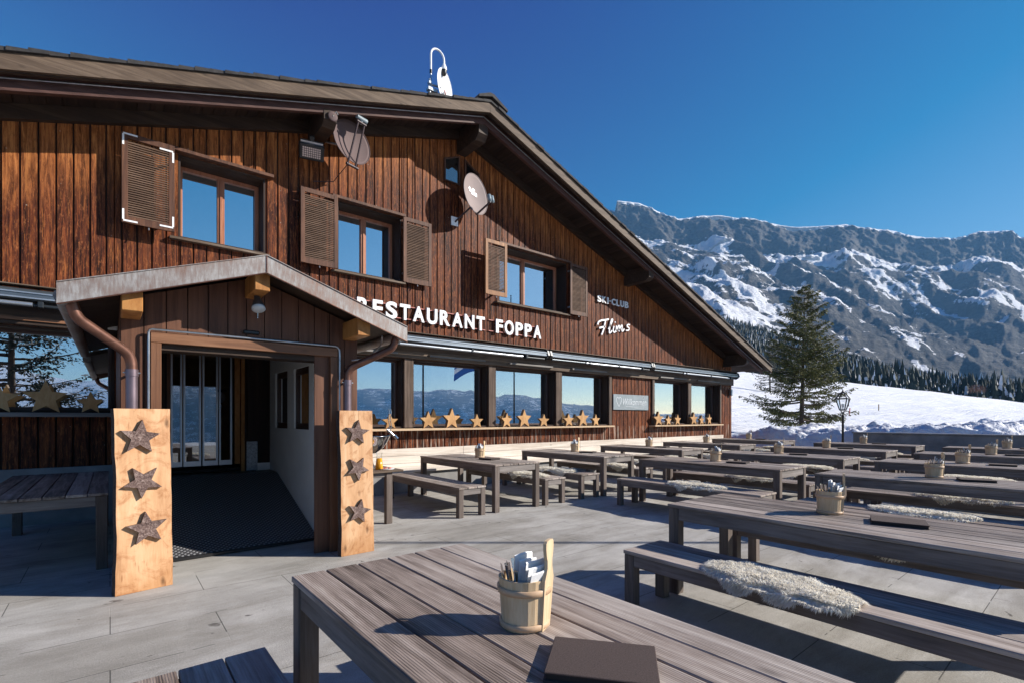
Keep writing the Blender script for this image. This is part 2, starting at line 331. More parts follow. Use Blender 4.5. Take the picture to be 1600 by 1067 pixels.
def rock_snow():
    m, n, p = new_mat('mountain_rock_snow'); tc = N(n, 'ShaderNodeTexCoord'); v = tc.outputs['Object']
    at = N(n, 'ShaderNodeAttribute', attribute_name='snow'); 
    n1 = noise_t(n, v, .012, 8, .68); n2 = noise_t(n, v, .05, 6, .7)
    sc = N(n, 'ShaderNodeMapping'); sc.inputs['Scale'].default_value = (.003, .003, .040); L(n, v, sc.inputs[0])
    st = noise_t(n, sc.outputs[0], 1.0, 6, .7, .6)
    rf = mathn(n, 'ADD', mathn(n, 'MULTIPLY', n1, .35), mathn(n, 'ADD', mathn(n, 'MULTIPLY', n2, .35), mathn(n, 'MULTIPLY', st, .35)))
    rock = ramp(n, rf, [(.40, (.030, .030, .031)), (.50, (.068, .065, .062)), (.60, (.145, .135, .122))])
    sf = mathn(n, 'ADD', at.outputs['Fac'], mathn(n, 'MULTIPLY', mathn(n, 'SUBTRACT', mathn(n, 'ADD', mathn(n, 'MULTIPLY', n1, .4), mathn(n, 'ADD', mathn(n, 'MULTIPLY', n2, .3), mathn(n, 'MULTIPLY', st, .3))), .5), 2.0))
    s = ramp(n, sf, [(.495, (0, 0, 0)), (.52, (1, 1, 1))])
    L(n, mixc(n, s, rock, (.82, .83, .86)), p.inputs['Base Color']); p.inputs['Roughness'].default_value = .9; p.inputs['Specular IOR Level'].default_value = .1
    bump(n, p, mathn(n, 'ADD', mathn(n, 'ADD', n1, n2), st), 16, 1)
    return m
M['rock'] = rock_snow()
def forest_floor():
    m, n, p = new_mat('forest_floor'); v, _ = coords(n)
    L(n, ramp(n, noise_t(n, v, .08, 5), [(.42, (.03, .035, .028)), (.60, (.55, .57, .6))]), p.inputs['Base Color']); p.inputs['Roughness'].default_value = .9; return m
M['ffloor'] = forest_floor()
def needles(name, a, b, c):
    m, n, p = new_mat(name); g = N(n, 'ShaderNodeNewGeometry')
    L(n, ramp(n, g.outputs['Random Per Island'], [(0, a), (.5, b), (1, c)]), p.inputs['Base Color'])
    p.inputs['Roughness'].default_value = .7; p.inputs['Specular IOR Level'].default_value = .2
    return m
M['needle'] = needles('spruce_needles', (.055, .062, .022), (.10, .105, .035), (.16, .15, .055))
M['needle_f'] = needles('forest_needles', (.012, .020, .014), (.022, .032, .022), (.045, .055, .042))
M['redtwig'] = needles('red_twigs', (.10, .05, .04), (.15, .08, .06), (.2, .11, .08))
def rubber():
    m, n, p = new_mat('ribbed_rubber_mat'); v, raw = coords(n)
    sep = N(n, 'ShaderNodeSeparateXYZ'); L(n, raw, sep.inputs[0])
    k = 2 * math.pi / .052
    a = mathn(n, 'SINE', mathn(n, 'MULTIPLY', sep.outputs[0], k)); b = mathn(n, 'SINE', mathn(n, 'MULTIPLY', sep.outputs[1], k * 1.0))
    h = mathn(n, 'MAXIMUM', mathn(n, 'MULTIPLY', a, b), 0.0)
    L(n, ramp(n, h, [(0, (.05, .05, .056)), (.45, (.24, .245, .26))]), p.inputs['Base Color'])
    p.inputs['Roughness'].default_value = .45; bump(n, p, h, .006, .8); return m
M['rubber'] = rubber()
M['slate'] = plain('slate_board', (.21, .25, .27), .6, 0, .15, 5)
M['chalk'] = plain('chalk', (.66, .70, .72), .9)
M['flag_b'] = plain('flag_blue', (.02, .10, .32), .8); M['flag_w'] = plain('flag_white', (.7, .7, .72), .8)
M['tread'] = plain('tread_plate', (.33, .36, .40), .35, .8, .4, 60, .006)

# ------------------------------------------------------------------ mesh helpers
class MB:
    def __init__(s): s.v = []; s.f = []; s.m = []; s.sm = []; s.mats = []
    def mi(s, mat):
        if mat not in s.mats: s.mats.append(mat)
        return s.mats.index(mat)
    def add(s, vs, fs, mat=None, smooth=False):
        b = len(s.v); s.v.extend([tuple(v) for v in vs]); k = s.mi(mat) if mat else 0
        for f in fs: s.f.append([b + i for i in f]); s.m.append(k); s.sm.append(smooth)
    def box(s, x0, x1, y0, y1, z0, z1, mat=None, M4=None, bev=0.0):
        if bev > 0 and min(x1 - x0, y1 - y0, z1 - z0) > 2.2 * bev:
            b = bev
            vs = []; 
            for (X, sx) in ((x0, 1), (x1, -1)):
                for (Y, sy) in ((y0, 1), (y1, -1)):
                    for (Z, sz) in ((z0, 1), (z1, -1)):
                        vs += [(X, Y + sy * b, Z + sz * b), (X + sx * b, Y, Z + sz * b), (X + sx * b, Y + sy * b, Z)]
            def id(i, j, k, a): return ((i * 2 + j) * 2 + k) * 3 + a
            fs = []
            for i in (0, 1):
                q = [id(i, 0, 0, 0), id(i, 0, 1, 0), id(i, 1, 1, 0), id(i, 1, 0, 0)]; fs.append(q if i == 0 else q[::-1])
                q = [id(0, i, 0, 1), id(1, i, 0, 1), id(1, i, 1, 1), id(0, i, 1, 1)]; fs.append(q if i == 0 else q[::-1])
                q = [id(0, 0, i, 2), id(0, 1, i, 2), id(1, 1, i, 2), id(1, 0, i, 2)]; fs.append(q if i == 0 else q[::-1])
            for j in (0, 1):
                for k in (0, 1):
                    q = [id(0, j, k, 1), id(1, j, k, 1), id(1, j, k, 2), id(0, j, k, 2)]; fs.append(q if j != k else q[::-1])
                    q = [id(j, 0, k, 0), id(j, 1, k, 0), id(j, 1, k, 2), id(j, 0, k, 2)]; fs.append(q if j == k else q[::-1])
                    q = [id(j, k, 0, 0), id(j, k, 1, 0), id(j, k, 1, 1), id(j, k, 0, 1)]; fs.append(q if j != k else q[::-1])
            for i in (0, 1):
                for j in (0, 1):
                    for k in (0, 1):
                        q = [id(i, j, k, 0), id(i, j, k, 1), id(i, j, k, 2)]; fs.append(q if (i + j + k) % 2 == 1 else q[::-1])
        else:
            vs = [(x, y, z) for x in (x0, x1) for y in (y0, y1) for z in (z0, z1)]
            fs = [(0, 1, 3, 2), (4, 6, 7, 5), (0, 4, 5, 1), (2, 3, 7, 6), (0, 2, 6, 4), (1, 5, 7, 3)]
        if M4: vs = [M4 @ Vector(v) for v in vs]
        s.add(vs, fs, mat)
    def prism(s, poly, a0, a1, axis='Y', mat=None, M4=None, side=None):
        """poly: 2d points in the plane normal to axis"""
        n = len(poly); vs = []
        for a in (a0, a1):
            for (p, q) in poly:
                vs.append({'Y': (p, a, q), 'X': (a, p, q), 'Z': (p, q, a)}[axis])
        if M4: vs = [M4 @ Vector(v) for v in vs]
        fs = [list(range(n)), list(range(n, 2 * n))[::-1]]
        sides = [(i, i + n, (i + 1) % n + n, (i + 1) % n) for i in range(n)]
        s.add(vs, fs, mat)
        b = len(s.v) - 2 * n; k = s.mi(side or mat) if (side or mat) else 0
        for f in sides: s.f.append([b + i for i in f]); s.m.append(k); s.sm.append(False)
    def tube(s, pts, r, seg=8, mat=None, caps=True, smooth=True):
        pts = [Vector(p) for p in pts]; n = len(pts)
        rs = r if isinstance(r, (list, tuple)) else [r] * n
        up = Vector((0, 0, 1)); vs = []; prev = None
        for i, p in enumerate(pts):
            t = (pts[min(i + 1, n - 1)] - pts[max(i - 1, 0)]).normalized()
            if prev is None:
                a = t.cross(up if abs(t.z) < .9 else Vector((1, 0, 0))).normalized()
            else: a = (prev - t * prev.dot(t)).normalized()
            prev = a; b = t.cross(a)
            for k in range(seg):
                an = 2 * math.pi * k / seg; vs.append(p + (a * math.cos(an) + b * math.sin(an)) * rs[i])
        fs = []
        for i in range(n - 1):
            for k in range(seg):
                fs.append((i * seg + k, i * seg + (k + 1) % seg, (i + 1) * seg + (k + 1) % seg, (i + 1) * seg + k))
        s.add(vs, fs, mat, smooth)
        if caps: 
            s.add(vs[:seg], [list(range(seg))[::-1]], mat); s.add(vs[-seg:], [list(range(seg))], mat)
    def lathe(s, prof, c=(0, 0, 0), seg=24, mat=None, M4=None, smooth=True):
        vs = []
        for (r, z) in prof:
            for k in range(seg):
                a = 2 * math.pi * k / seg; v = Vector((c[0] + r * math.cos(a), c[1] + r * math.sin(a), c[2] + z))
                vs.append(M4 @ v if M4 else v)
        fs = [(i * seg + k, i * seg + (k + 1) % seg, (i + 1) * seg + (k + 1) % seg, (i + 1) * seg + k) for i in range(len(prof) - 1) for k in range(seg)]
        s.add(vs, fs, mat, smooth)
    def build(s, name, parent=None, mat=None):
        me = bpy.data.meshes.new(name)
        me.from_pydata(s.v, [], s.f)
        mats = s.mats if s.mats else [mat]
        for x in mats: me.materials.append(x or mat)
        me.polygons.foreach_set('material_index', s.m); me.polygons.foreach_set('use_smooth', s.sm); me.update()
        o = bpy.data.objects.new(name, me); col.objects.link(o)
        if parent: o.parent = parent
        return o
def tag(o, label, cat, group=None):
    o['label'] = label; o['category'] = cat
    if group: o['group'] = group
    return o
def thing(name, label, cat, loc=(0, 0, 0), rz=0, group=None):
    o = bpy.data.objects.new(name, None); col.objects.link(o); o.location = loc; o.rotation_euler = (0, 0, rz); o.empty_display_size = .2
    return tag(o, label, cat, group)
def structure(o): o['kind'] = 'structure'; return o
def copy_tree(root):
    r = root.copy(); col.objects.link(r)
    for ch in list(root.children):
        c = ch.copy(); col.objects.link(c); c.parent = r
        for g in list(ch.children):
            d = g.copy(); col.objects.link(d); d.parent = c
    return r
def setat(o, loc, rz=0, label=None):
    o.location = loc; o.rotation_euler = (0, 0, rz)
    if label: o['label'] = label
def proj(X, Y, Z):
    d = SA * X + CA * Y; r = CA * X - SA * Y
    return CXP + FPX * r / d, YH + FPX * (CH - Z) / d
def ray(px, t):      # world xy at column px and depth t
    r = (px - CXP) / FPX
    return t * (SA + CA * r), t * (CA - SA * r)

D = 9.5            # facade plane
XR = 18.97         # right corner
RX = 6.26          # ridge
SLR, SLL = .3446, .322
def rt(x): return 8.2 - (SLR * (x - RX) if x > RX else SLL * (RX - x))

# ================================================================== SETTING
m = MB(); m.box(-12, 19.4, -14, 24, -.3, 0, M['concrete']); structure(m.build('terrace'))

# ---- terrain
def interp(x, tab):
    xs = [a for a, b in tab]; ys = [b for a, b in tab]; return np.interp(x, xs, ys)
CREST = [(-4000, 640), (0, 560), (900, 560), (1100, 570), (1145, 578), (1200, 586), (1324, 597), (1450, 611), (1600, 629), (1900, 641), (4000, 648)]
FORTOP = [(-4000, 600), (0, 500), (900, 470), (1120, 486), (1210, 512), (1330, 549), (1420, 577), (1520, 594), (1600, 602), (1900, 628), (4000, 640)]
RIDGE = [(-4000, 560), (300, 330), (880, 318), (940, 324), (961, 330), (964, 313), (1000, 318), (1050, 341), (1062, 343), (1100, 337), (1125, 336), (1160, 343), (1245, 355), (1262, 354), (1300, 353), (1320, 351), (1340, 356), (1400, 362), (1420, 368), (1470, 375), (1500, 374), (1515, 367), (1530, 362), (1580, 362), (1592, 372), (1620, 384), (1750, 372), (1900, 392), (2200, 430), (4000, 560)]
def grid_mesh(name, P, mat, attr=None, smooth=True):
    h, w_, _ = P.shape
    me = bpy.data.meshes.new(name)
    idx = np.arange(h * w_).reshape(h, w_)
    f = np.stack([idx[:-1, :-1], idx[:-1, 1:], idx[1:, 1:], idx[1:, :-1]], -1).reshape(-1, 4)
    me.from_pydata(P.reshape(-1, 3).tolist(), [], f.tolist()); me.materials.append(mat)
    me.polygons.foreach_set('use_smooth', [smooth] * len(me.polygons))
    if attr is not None:
        a = me.attributes.new('snow', 'FLOAT', 'POINT'); a.data.foreach_set('value', attr.reshape(-1).astype('f'))
    me.update(); o = bpy.data.objects.new(name, me); col.objects.link(o); return o
def fbm(x, y, z, oct=5, h=.6, lac=2.1): return noise.fractal(Vector((x, y, z)), h, lac, oct)

# near ground: snow all round, rising to the crest behind the terrace on the view side
def snow_h(px, t, X, Y):
    yc = float(interp(px, CREST)); tc = 150.0
    zc = CH + (YH - yc) / FPX * tc
    u = min(1, max(0, (t - 24) / (tc - 24))); s = u * u * (3 - 2 * u) * .35 + u * .65
    z = -.25 + (zc + .25) * s
    z += .25 * fbm(X * .08, Y * .08, 3, 4) * min(1, t / 40)
    if t > tc: z = zc - (t - tc) * .02
    return z
phis = np.radians(np.concatenate([np.arange(-180, 5, 5), np.arange(5, 62, .5), np.arange(62, 181, 5)]))
rads = np.concatenate([np.array([.5, 6, 12, 17, 19, 21]), np.geomspace(23, 260, 46), np.geomspace(300, 5700, 12)])
P = np.zeros((len(rads), len(phis), 3))
for i, rr in enumerate(rads):
    for j, ph in enumerate(phis):
        X = rr * (SA * math.cos(ph) + CA * math.sin(ph)); Y = rr * (CA * math.cos(ph) - SA * math.sin(ph))
        front = math.cos(ph)
        if front > .42:
            px = CXP + FPX * math.tan(ph); t = rr * front
            z = snow_h(px, t, X, Y)
            k = min(1, max(0, (front - .42) / .12)); z = z * k + (-.25) * (1 - k)
            if rr > 280: z = min(z, 12 * k)
        else: z = -.25 - max(0, rr - 25) * .05 * min(1, (.42 - front) * 3)
        if rr < 26: z = min(z, -.32) if (X < 19.6) else z
        P[i, j] = (X, Y, z)
structure(grid_mesh('snow_ground', P, M['snow']))

# forested rise behind the snow crest
def hill_z(px, t):
    tb, te = 230.0, 620.0
    yt = float(interp(px, FORTOP)) + 18; u = min(1, max(0, (t - tb) / (te - tb)))
    z0 = CH + (YH - float(interp(px, CREST)) - 4) / FPX * tb * .8; z1 = CH + (YH - yt) / FPX * te
    return z0 + (z1 - z0) * (u ** 1.1)
ts = np.concatenate([np.linspace(215, 620, 26), np.array([700, 900, 1200])]); pxs = np.linspace(700, 2300, 120)
P = np.zeros((len(ts), len(pxs), 3))
for i, t in enumerate(ts):
    for j, px in enumerate(pxs):
        X, Y = ray(px, t); P[i, j] = (X, Y, hill_z(px, t) if t <= 620 else hill_z(px, 620) * (1 + (t - 620) / 620 * .8))
structure(grid_mesh('wooded_hill', P, M['ffloor']))

# mountain wall
T0, T1 = 1000.0, 2700.0
nz, nx = 230, 620
pxs = np.linspace(820, 1950, nx); us = np.concatenate([np.linspace(0, .62, 90), np.linspace(.625, 1, 120), np.linspace(1.01, 1.3, 20)])
nz = len(us); P = np.zeros((nz, nx, 3)); SN = np.zeros((nz, nx))
for j, px in enumerate(pxs):
    yr = float(interp(px, RIDGE)); yf = float(interp(px, FORTOP)) + 26
    zr = CH + (YH - yr) / FPX * T1; zf = CH + (YH - yf) / FPX * T0
    a = px / 90.0
    for i, u in enumerate(us):
        t = T0 + (T1 - T0) * min(u, 1.0)
        cliffb = .69 + .05 * fbm(a * .5, 0, 5, 3)        # foot of the summit cliff (fraction of height)
        if u <= .80: f = cliffb * (.55 * (u / .80) + .45 * (u / .80) ** 2)
        elif u <= .86: f = cliffb + .05 * (u - .80) / .06
        elif u <= .97: f = cliffb + .05 + (.965 - cliffb - .05) * ((u - .86) / .11) ** .9
        elif u <= 1: f = .965 + .035 * (u - .97) / .03
        else: f = 1 - (u - 1) * .8
        ph = 2 * math.pi * (f * 10 + 1.1 * fbm(px / 210.0, f * 1.5, 8, 4)); led = max(0.0, -math.cos(ph)) ** 3
        if u < .97: f += .007 * math.sin(ph) * (1 if u < .8 else .6)
        z = zf + (zr - zf) * f
        # spurs and gullies that run down to the right across the face
        dg = px / 120.0 + (f - .3) * 4.2
        env = math.sin(min(1, u / .8) * math.pi * .5) * (1.0 if u < .78 else .55 if u < .86 else .16 if u < .97 else .06)
        r1 = 1 - abs(fbm(dg * .8, f * 1.6, 1.7, 3)) * 2.0; r2 = 1 - abs(fbm(dg * 2.6, f * 4.0, 6.1, 4)) * 2.0
        dz = ((r1 - .3) * 50 + (r2 - .3) * 13) * env + fbm(px * .05, f * 26, 3.3, 5) * 9 * env
        # thin rock steps
        dz += 12 * env * math.sin(z * .035 + 2.5 * fbm(px * .006, f * 2, 1, 3)) 
        push = fbm(px / 60.0 + f * 3, f * 5, 7.7, 5) * 55 * (1 if .8 < u < .99 else .25) + (fbm(px / 14.0, f * 6, 2.7, 4) * 16 if .82 < u < .99 else 0)
        X, Y = ray(px, t + push)
        P[i, j] = (X, Y, z + dz * (0.0 if u > .995 else 1))
        s_ = .30 + .42 * fbm(dg * 1.5 + 3, f * 3.2, 9, 4) + .18 * fbm(dg * 5, f * 9, 4, 3)
        s_ += .62 * math.exp(-((f - cliffb - .02 + .05 * fbm(a * 1.3, 2, 2, 4)) / .045) ** 2)          # snowfield under the cliff
        s_ += .16 * math.exp(-((px - 1120) / 120.0) ** 2) * (1 if f < .75 else .0) - .10 * (px > 1330) * (f < .5) + .10 * math.exp(-((f - .42) / .10) ** 2)
        s_ += .20 * led * (.6 + fbm(px / 90.0, f * 3, 12, 3))
        if .86 < u < .97: s_ -= .42
        if u >= .975: s_ = 1.3
        SN[i, j] = s_
# snow potential from slope
dz_r = np.zeros((nz, nx)); dzr = (P[1:, :, 2] - P[:-1, :, 2]); dr = np.linalg.norm(P[1:, :, :2] - P[:-1, :, :2], axis=2) + 1e-3
dz_r[:-1] = dzr / dr; dz_r[-1] = 0
dz_c = np.zeros((nz, nx)); dc = np.linalg.norm(P[:, 1:, :2] - P[:, :-1, :2], axis=2) + 1e-3
dz_c[:, :-1] = np.abs((P[:, 1:, 2] - P[:, :-1, 2]) / dc)
slope = np.sqrt(dz_r ** 2 + .6 * dz_c ** 2)
k = np.ones(5) / 5
slope = np.apply_along_axis(lambda v: np.convolve(v, k, 'same'), 1, slope)
sm_ = np.clip(slope, 0, 3)
att = SN + .205 - .22 * sm_
att[us > .975] = 1.2
structure(grid_mesh('mountain', P, M['rock'], att))

# mountains across the valley, behind the camera (seen in the window panes)
phs = np.radians(np.arange(95, 320, .8)); rs = np.linspace(5600, 8600, 26)
P = np.zeros((len(rs), len(phs), 3)); A2 = np.zeros((len(rs), len(phs)))
for i, rr in enumerate(rs):
    for j, ph in enumerate(phs):
        X = rr * math.sin(ph); Y = rr * math.cos(ph)
        u = (rr - 5600) / 3000
        top = 400 + 130 * fbm(ph * 5, 0, 2, 5) + (620 * math.exp(-((ph - R(196)) / .13) ** 2))
        q0 = min(1, max(0, (ph - R(122)) / R(26))); top *= (.12 + .88 * q0 * q0 * (3 - 2 * q0)); top += 0
        P[i, j] = (X, Y, -500 + (top + 500) * math.sin(min(1, u / .6) * math.pi / 2) + 35 * fbm(X * .003, Y * .003, 1, 5) * min(1, u * 3))
        A2[i, j] = .44 + .12 * fbm(X * .0012, Y * .0012, 4, 4) + .75 * math.exp(-((ph - R(196)) / .2) ** 2)  # patchy base snow whitens the colour in place of haze; last term: snowy peak
structure(grid_mesh('far_mountains', P, M['rock'], A2))

# snow heaped up along the terrace edge
def bank(x0, x1, y0, y1, hfun, name, nx=90, ny=50):
    P = np.zeros((ny, nx, 3))
    for i in range(ny):
        for j in range(nx):
            X = x0 + (x1 - x0) * j / (nx - 1); Y = y0 + (y1 - y0) * i / (ny - 1)
            e = min(1, 6 * min(j / (nx - 1), 1 - j / (nx - 1), i / (ny - 1), 1 - i / (ny - 1)))
            h = hfun(X, Y) * (e * e * (3 - 2 * e))
            P[i, j] = (X, Y, -.3 + h + e * (.30 * fbm(X * .7, Y * .7, 2, 6, .8) + .16 * abs(fbm(X * 1.8, Y * 1.8, 5, 5, .8))))
    return structure(grid_mesh(name, P, M['snow']))
bank(19.2, 27.5, -10, 24, lambda X, Y: (1.0 + .5 * math.exp(-((Y - 4.6) / 3.2) ** 2)) * min(1, .45 + (X - 19.2) / 2.4) + .18 * math.sin(Y * .9) - .25 * math.exp(-((Y - 12) / 2) ** 2), 'snow_bank', 120, 420)

# ================================================================== CHALET
chalet = thing('chalet_restaurant', 'large dark timber chalet restaurant with a broad gable roof beside the terrace', 'building')
openings = [  # x0,x1,z0,z1
    (.85, 2.13, 4.37, 5.71), (3.40, 4.76, 4.33, 5.68), (7.36, 9.72, 4.32, 5.70),
    (-2.7, .05, 1.56, 2.74), (2.7, 4.80, 1.27, 2.74), (5.02, 7.02, 1.27, 2.74), (7.24, 9.27, 1.27, 2.74), (9.5, 11.47, 1.27, 2.74),
    (13.77, 15.77, 1.27, 2.74), (15.98, 17.99, 1.27, 2.74), (.32, 1.94, .3, 2.95)]
XL = -6.9
def intervals(xa, xb, z0, z1):
    cut = sorted([(a, b) for (p, q, a, b) in openings if p < xb - 1e-4 and q > xa + 1e-4])
    out = []; z = z0
    for a, b in cut:
        if a > z: out.append((z, a))
        z = max(z, b)
    if z < z1: out.append((z, z1))
    return out
def ztop(x): return rt(x) - .22
edges = sorted({XL, XR, RX} | {o[0] for o in openings} | {o[1] for o in openings})
bk = MB()
for a, b in zip(edges[:-1], edges[1:]):
    for (z0, z1) in intervals(a, b, 0, 99):
        za, zb = (ztop(a), ztop(b)) if z1 > 90 else (z1, z1)
        bk.add([(a, D + .022, z0), (b, D + .022, z0), (b, D + .022, zb), (a, D + .022, za)], [(0, 1, 2, 3)], M['backing'])
ob = bk.build('wall_backing', chalet)
bd = MB(); n0 = int((XL + 1.143) / PITCH) - 1
xx = -1.143 + n0 * PITCH
while xx < XR:
    a, b = xx + .007, xx + PITCH - .007; xx += PITCH
    a = max(a, XL); b = min(b, XR)
    if b - a < .02: continue
    cuts = sorted([a, b] + [e for e in edges if a + .01 < e < b - .01])
    yo = random.uniform(-.004, .003)
    for p, q in zip(cuts[:-1], cuts[1:]):
        for (z0, z1) in intervals(p, q, .0, 99):
            for (u0, u1, mt) in ((z0, min(z1, 3.3), M['facade']), (max(z0, 3.3), z1, M['upper'])):
                if u1 - u0 < .01: continue
                zp, zq = (ztop(p), ztop(q)) if u1 > 90 else (u1, u1)
                c = .008; y0 = D + yo
                vs = [(p, D + .022, u0), (p + c, y0, u0), (q - c, y0, u0), (q, D + .022, u0), (p, D + .022, zp), (p + c, y0, zp), (q - c, y0, zq), (q, D + .022, zq)]
                bd.add(vs, [(0, 1, 5, 4), (1, 2, 6, 5), (2, 3, 7, 6), (0, 3, 2, 1)], mt)
bd.build('board_cladding', chalet)
sw = MB()
sw.prism([(D + .03, 0), (24, 0), (24, ztop(XR)), (D + .03, ztop(XR))], XR - .2, XR - .005, 'X', M['facade'])
sw.prism([(D + .03, 0), (24, 0), (24, ztop(XL)), (D + .03, ztop(XL))], XL + .005, XL + .2, 'X', M['facade'])
sw.prism([(XL + .2, 0), (XR - .2, 0), (XR - .2, ztop(XR)), (RX, ztop(RX)), (XL + .2, ztop(XL))], 23.8, 24, 'Y', M['facade'])
sw.build('side_wall', chalet)
# interior
im = MB(); im.box(XL + .2, XR - .2, D + 3.2, D + 3.3, 0, 7.5, M['room']); im.box(XL + .2, XR - .2, D + .6, D + 3.2, 3.0, 3.15, M['roomdark'])
im.box(XL + .2, XR - .2, D + .06, D + 3.2, .62, .68, M['roomdark'])
for x in (3.2, 5.1, 7.15, 9.4, 11.6, 13.4): im.box(x - .06, x + .06, D + 3.0, D + 3.2, .68, 3.0, M['roomdark'])
im.build('interior', chalet)
pn = MB()
for k in range(11):
    x = 3.0 + k * 1.35; y = D + 1.2 + (k % 2) * .7
    pn.tube([(x, y, 3.0), (x, y, 2.2)], .006, 5, M['black']); pn.lathe([(.02, 2.2), (.05, 2.15), (.15, 2.0), (.14, 2.0), (.04, 2.13)], (x, y, 0), 16, M['whitep'])
pn.build('pendant_lamp', chalet)
# roof
def slope_prism(mb, xa, xb, up, dn, y0, y1, mat):
    """slab following the roof line between xa..xb, from rt+up to rt+dn"""
    mb.prism([(xa, rt(xa) + dn), (xb, rt(xb) + dn), (xb, rt(xb) + up), (xa, rt(xa) + up)], y0, y1, 'Y', mat)
XE0, XE1 = -7.6, 19.93
rf = MB()
for a, b in ((XE0, RX), (RX, XE1)): slope_prism(rf, a, b, -.03, -.13, 8.42, 24.6, M['soffit'])
# visible shingle layers along the gable edge
for s_ in (-1, 1):
    x = RX; i = 0
    while (x > XE0 if s_ < 0 else x < XE1):
        x2 = x + s_ * .19; x2 = max(x2, XE0) if s_ < 0 else min(x2, XE1 + .06)
        a, b = min(x, x2), max(x, x2); j = random.uniform(-.006, .008)
        lift = (0.028, 0.0) if s_ > 0 else (0.0, .028)      # lower end of each course sits proud
        za, zb = (rt(a) + .012 + (.0 if s_ > 0 else .014) + j, rt(b) + .012 + (.014 if s_ > 0 else 0) + j)
        rf.prism([(a, rt(a) - .028), (b, rt(b) - .028), (b, zb), (a, za)], 8.33 + random.uniform(-.012, .012), 24.6, 'Y', M['shingle'])
        x = x2; i += 1
        if abs(x2 - (XE0 if s_ < 0 else XE1)) < .07: break
roof = rf.build('roof', chalet)
rc = MB(); rc.prism([(RX - .34, rt(RX - .34) + .05), (RX, 8.27), (RX + .42, rt(RX + .42) + .05), (RX + .42, rt(RX + .42) + .10), (RX + .05, 8.335), (RX - .05, 8.335), (RX - .34, rt(RX - .34) + .10)], 8.3, 24.6, 'Y', M['shingle'])
rc.build('ridge_cap', roof)
bb = MB()
for a, b in ((XE0, RX - .002), (RX + .002, XE1)):
    slope_prism(bb, a, b, -.03, -.235, 8.37, 8.415, M['barge']); slope_prism(bb, a, b, -.132, -.25, 8.42, 8.46, M['dark'])
bb.build('barge_board', roof)
fb = MB()
for a, b in ((XE0, RX - .002), (RX + .002, XE1 - .25)):
    slope_prism(fb, a, b, -.135, -.27, 8.62, 8.68, M['barge2']); slope_prism(fb, a, b if b < RX else b, -.27, -.37, 8.60, 8.68, M['barge2'])
fb.build('fly_rafter', roof)
fz = MB()
for a, b in ((XL, RX - .002), (RX + .002, XR + .1)): slope_prism(fz, a, b, -.135, -.34, 9.40, 9.49, M['dark'])
fz.build('frieze_board', roof)
for lo_, hi_ in ((XE0, RX - .2), (RX + .05, XE1)):
  so_ = MB(); x = lo_
  while x < hi_:
      so_.prism([(x, rt(x) - .1301), (x + .15, rt(x + .15) - .1301), (x + .15, rt(x + .15) - .142), (x, rt(x) - .142)], 8.465, 9.39, 'Y', M['soffit'])
      x += .165
  so_.build('soffit', roof)
cb_ = MB()
cb_.tube([(x, 8.612, rt(x) - .215) for x in np.linspace(XE0, RX, 12)] + [(x, 8.612, rt(x) - .215) for x in np.linspace(RX + .1, XE1 - .3, 12)], .012, 6, M['metal'])
cb_.build('conduit', roof)
for x, w2, h2, ye in ((2.96, .11, .13, 8.59), (RX, .12, .17, 8.62), (12.34, .11, .12, 8.59), (18.4, .10, .11, 8.59), (-5.9, .11, .13, 8.59)):
    p = MB(); zc = rt(x) - (.46 if x != RX else .52)
    p.prism([(ye, zc + h2), (ye, zc - h2 * .35), (ye + .12, zc - h2), (D + .02, zc - h2), (D + .02, zc + h2 + (0 if x != RX else 0.0))], x - w2, x + w2, 'X', M['dark'])
    p.box(x - w2 + .01, x + w2 - .01, ye + .1, D, zc + h2, zc + .46 - .145 if x != RX else zc + .52 - .2, M['dark'])
    p.build('purlin', chalet)

# windows
def window_unit(x0, x1, z0, z1, rec, frame, mull=None, name='window', fw=.06, trim=None, seg=None):
    yb = D + rec
    wn = MB()      # reveal
    t = .03
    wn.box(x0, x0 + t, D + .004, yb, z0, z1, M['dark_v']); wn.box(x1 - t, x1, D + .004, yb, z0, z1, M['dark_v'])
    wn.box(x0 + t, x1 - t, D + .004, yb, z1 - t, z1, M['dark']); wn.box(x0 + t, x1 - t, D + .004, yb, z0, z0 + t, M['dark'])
    w_ = wn.build(name, chalet)
    f = MB(); a, b, c, d = x0 + t, x1 - t, z0 + t, z1 - t; y0, y1 = yb - .08, yb - .02
    f.box(a, a + fw, y0, y1, c, d, frame, bev=.005); f.box(b - fw, b, y0, y1, c, d, frame, bev=.005)
    f.box(a + fw, b - fw, y0, y1, d - fw, d, frame); f.box(a + fw, b - fw, y0, y1, c, c + fw, frame)
    if mull: f.box(mull - .055, mull + .055, y0 - .01, y1, c + fw, d - fw, frame, bev=.005); f.box(mull - .02, mull + .02, y0 - .03, y0 - .01, c + fw, d - fw, frame, bev=.005)
    f.build('window_frame', w_)
    p = MB(); p.add([(a + fw, yb - .04, c + fw), (b - fw, yb - .04, c + fw), (b - fw, yb - .04, d - fw), (a + fw, yb - .04, d - fw)], [(0, 1, 2, 3)], M['glass'])
    p.build('pane', w_)
    return w_
def lintel(w_, x0, x1, z):
    p = MB(); p.prism([(D - .13, z), (D + .01, z + .0), (D + .01, z + .10), (D - .13, z + .05)], x0, x1, 'X', M['shutter']); p.build('lintel', w_)
def sill(w_, x0, x1, z):
    p = MB(); p.prism([(D - .10, z - .05), (D + .01, z - .05), (D + .01, z), (D - .10, z - .015)], x0, x1, 'X', M['beam_grey']); p.build('sill', w_)
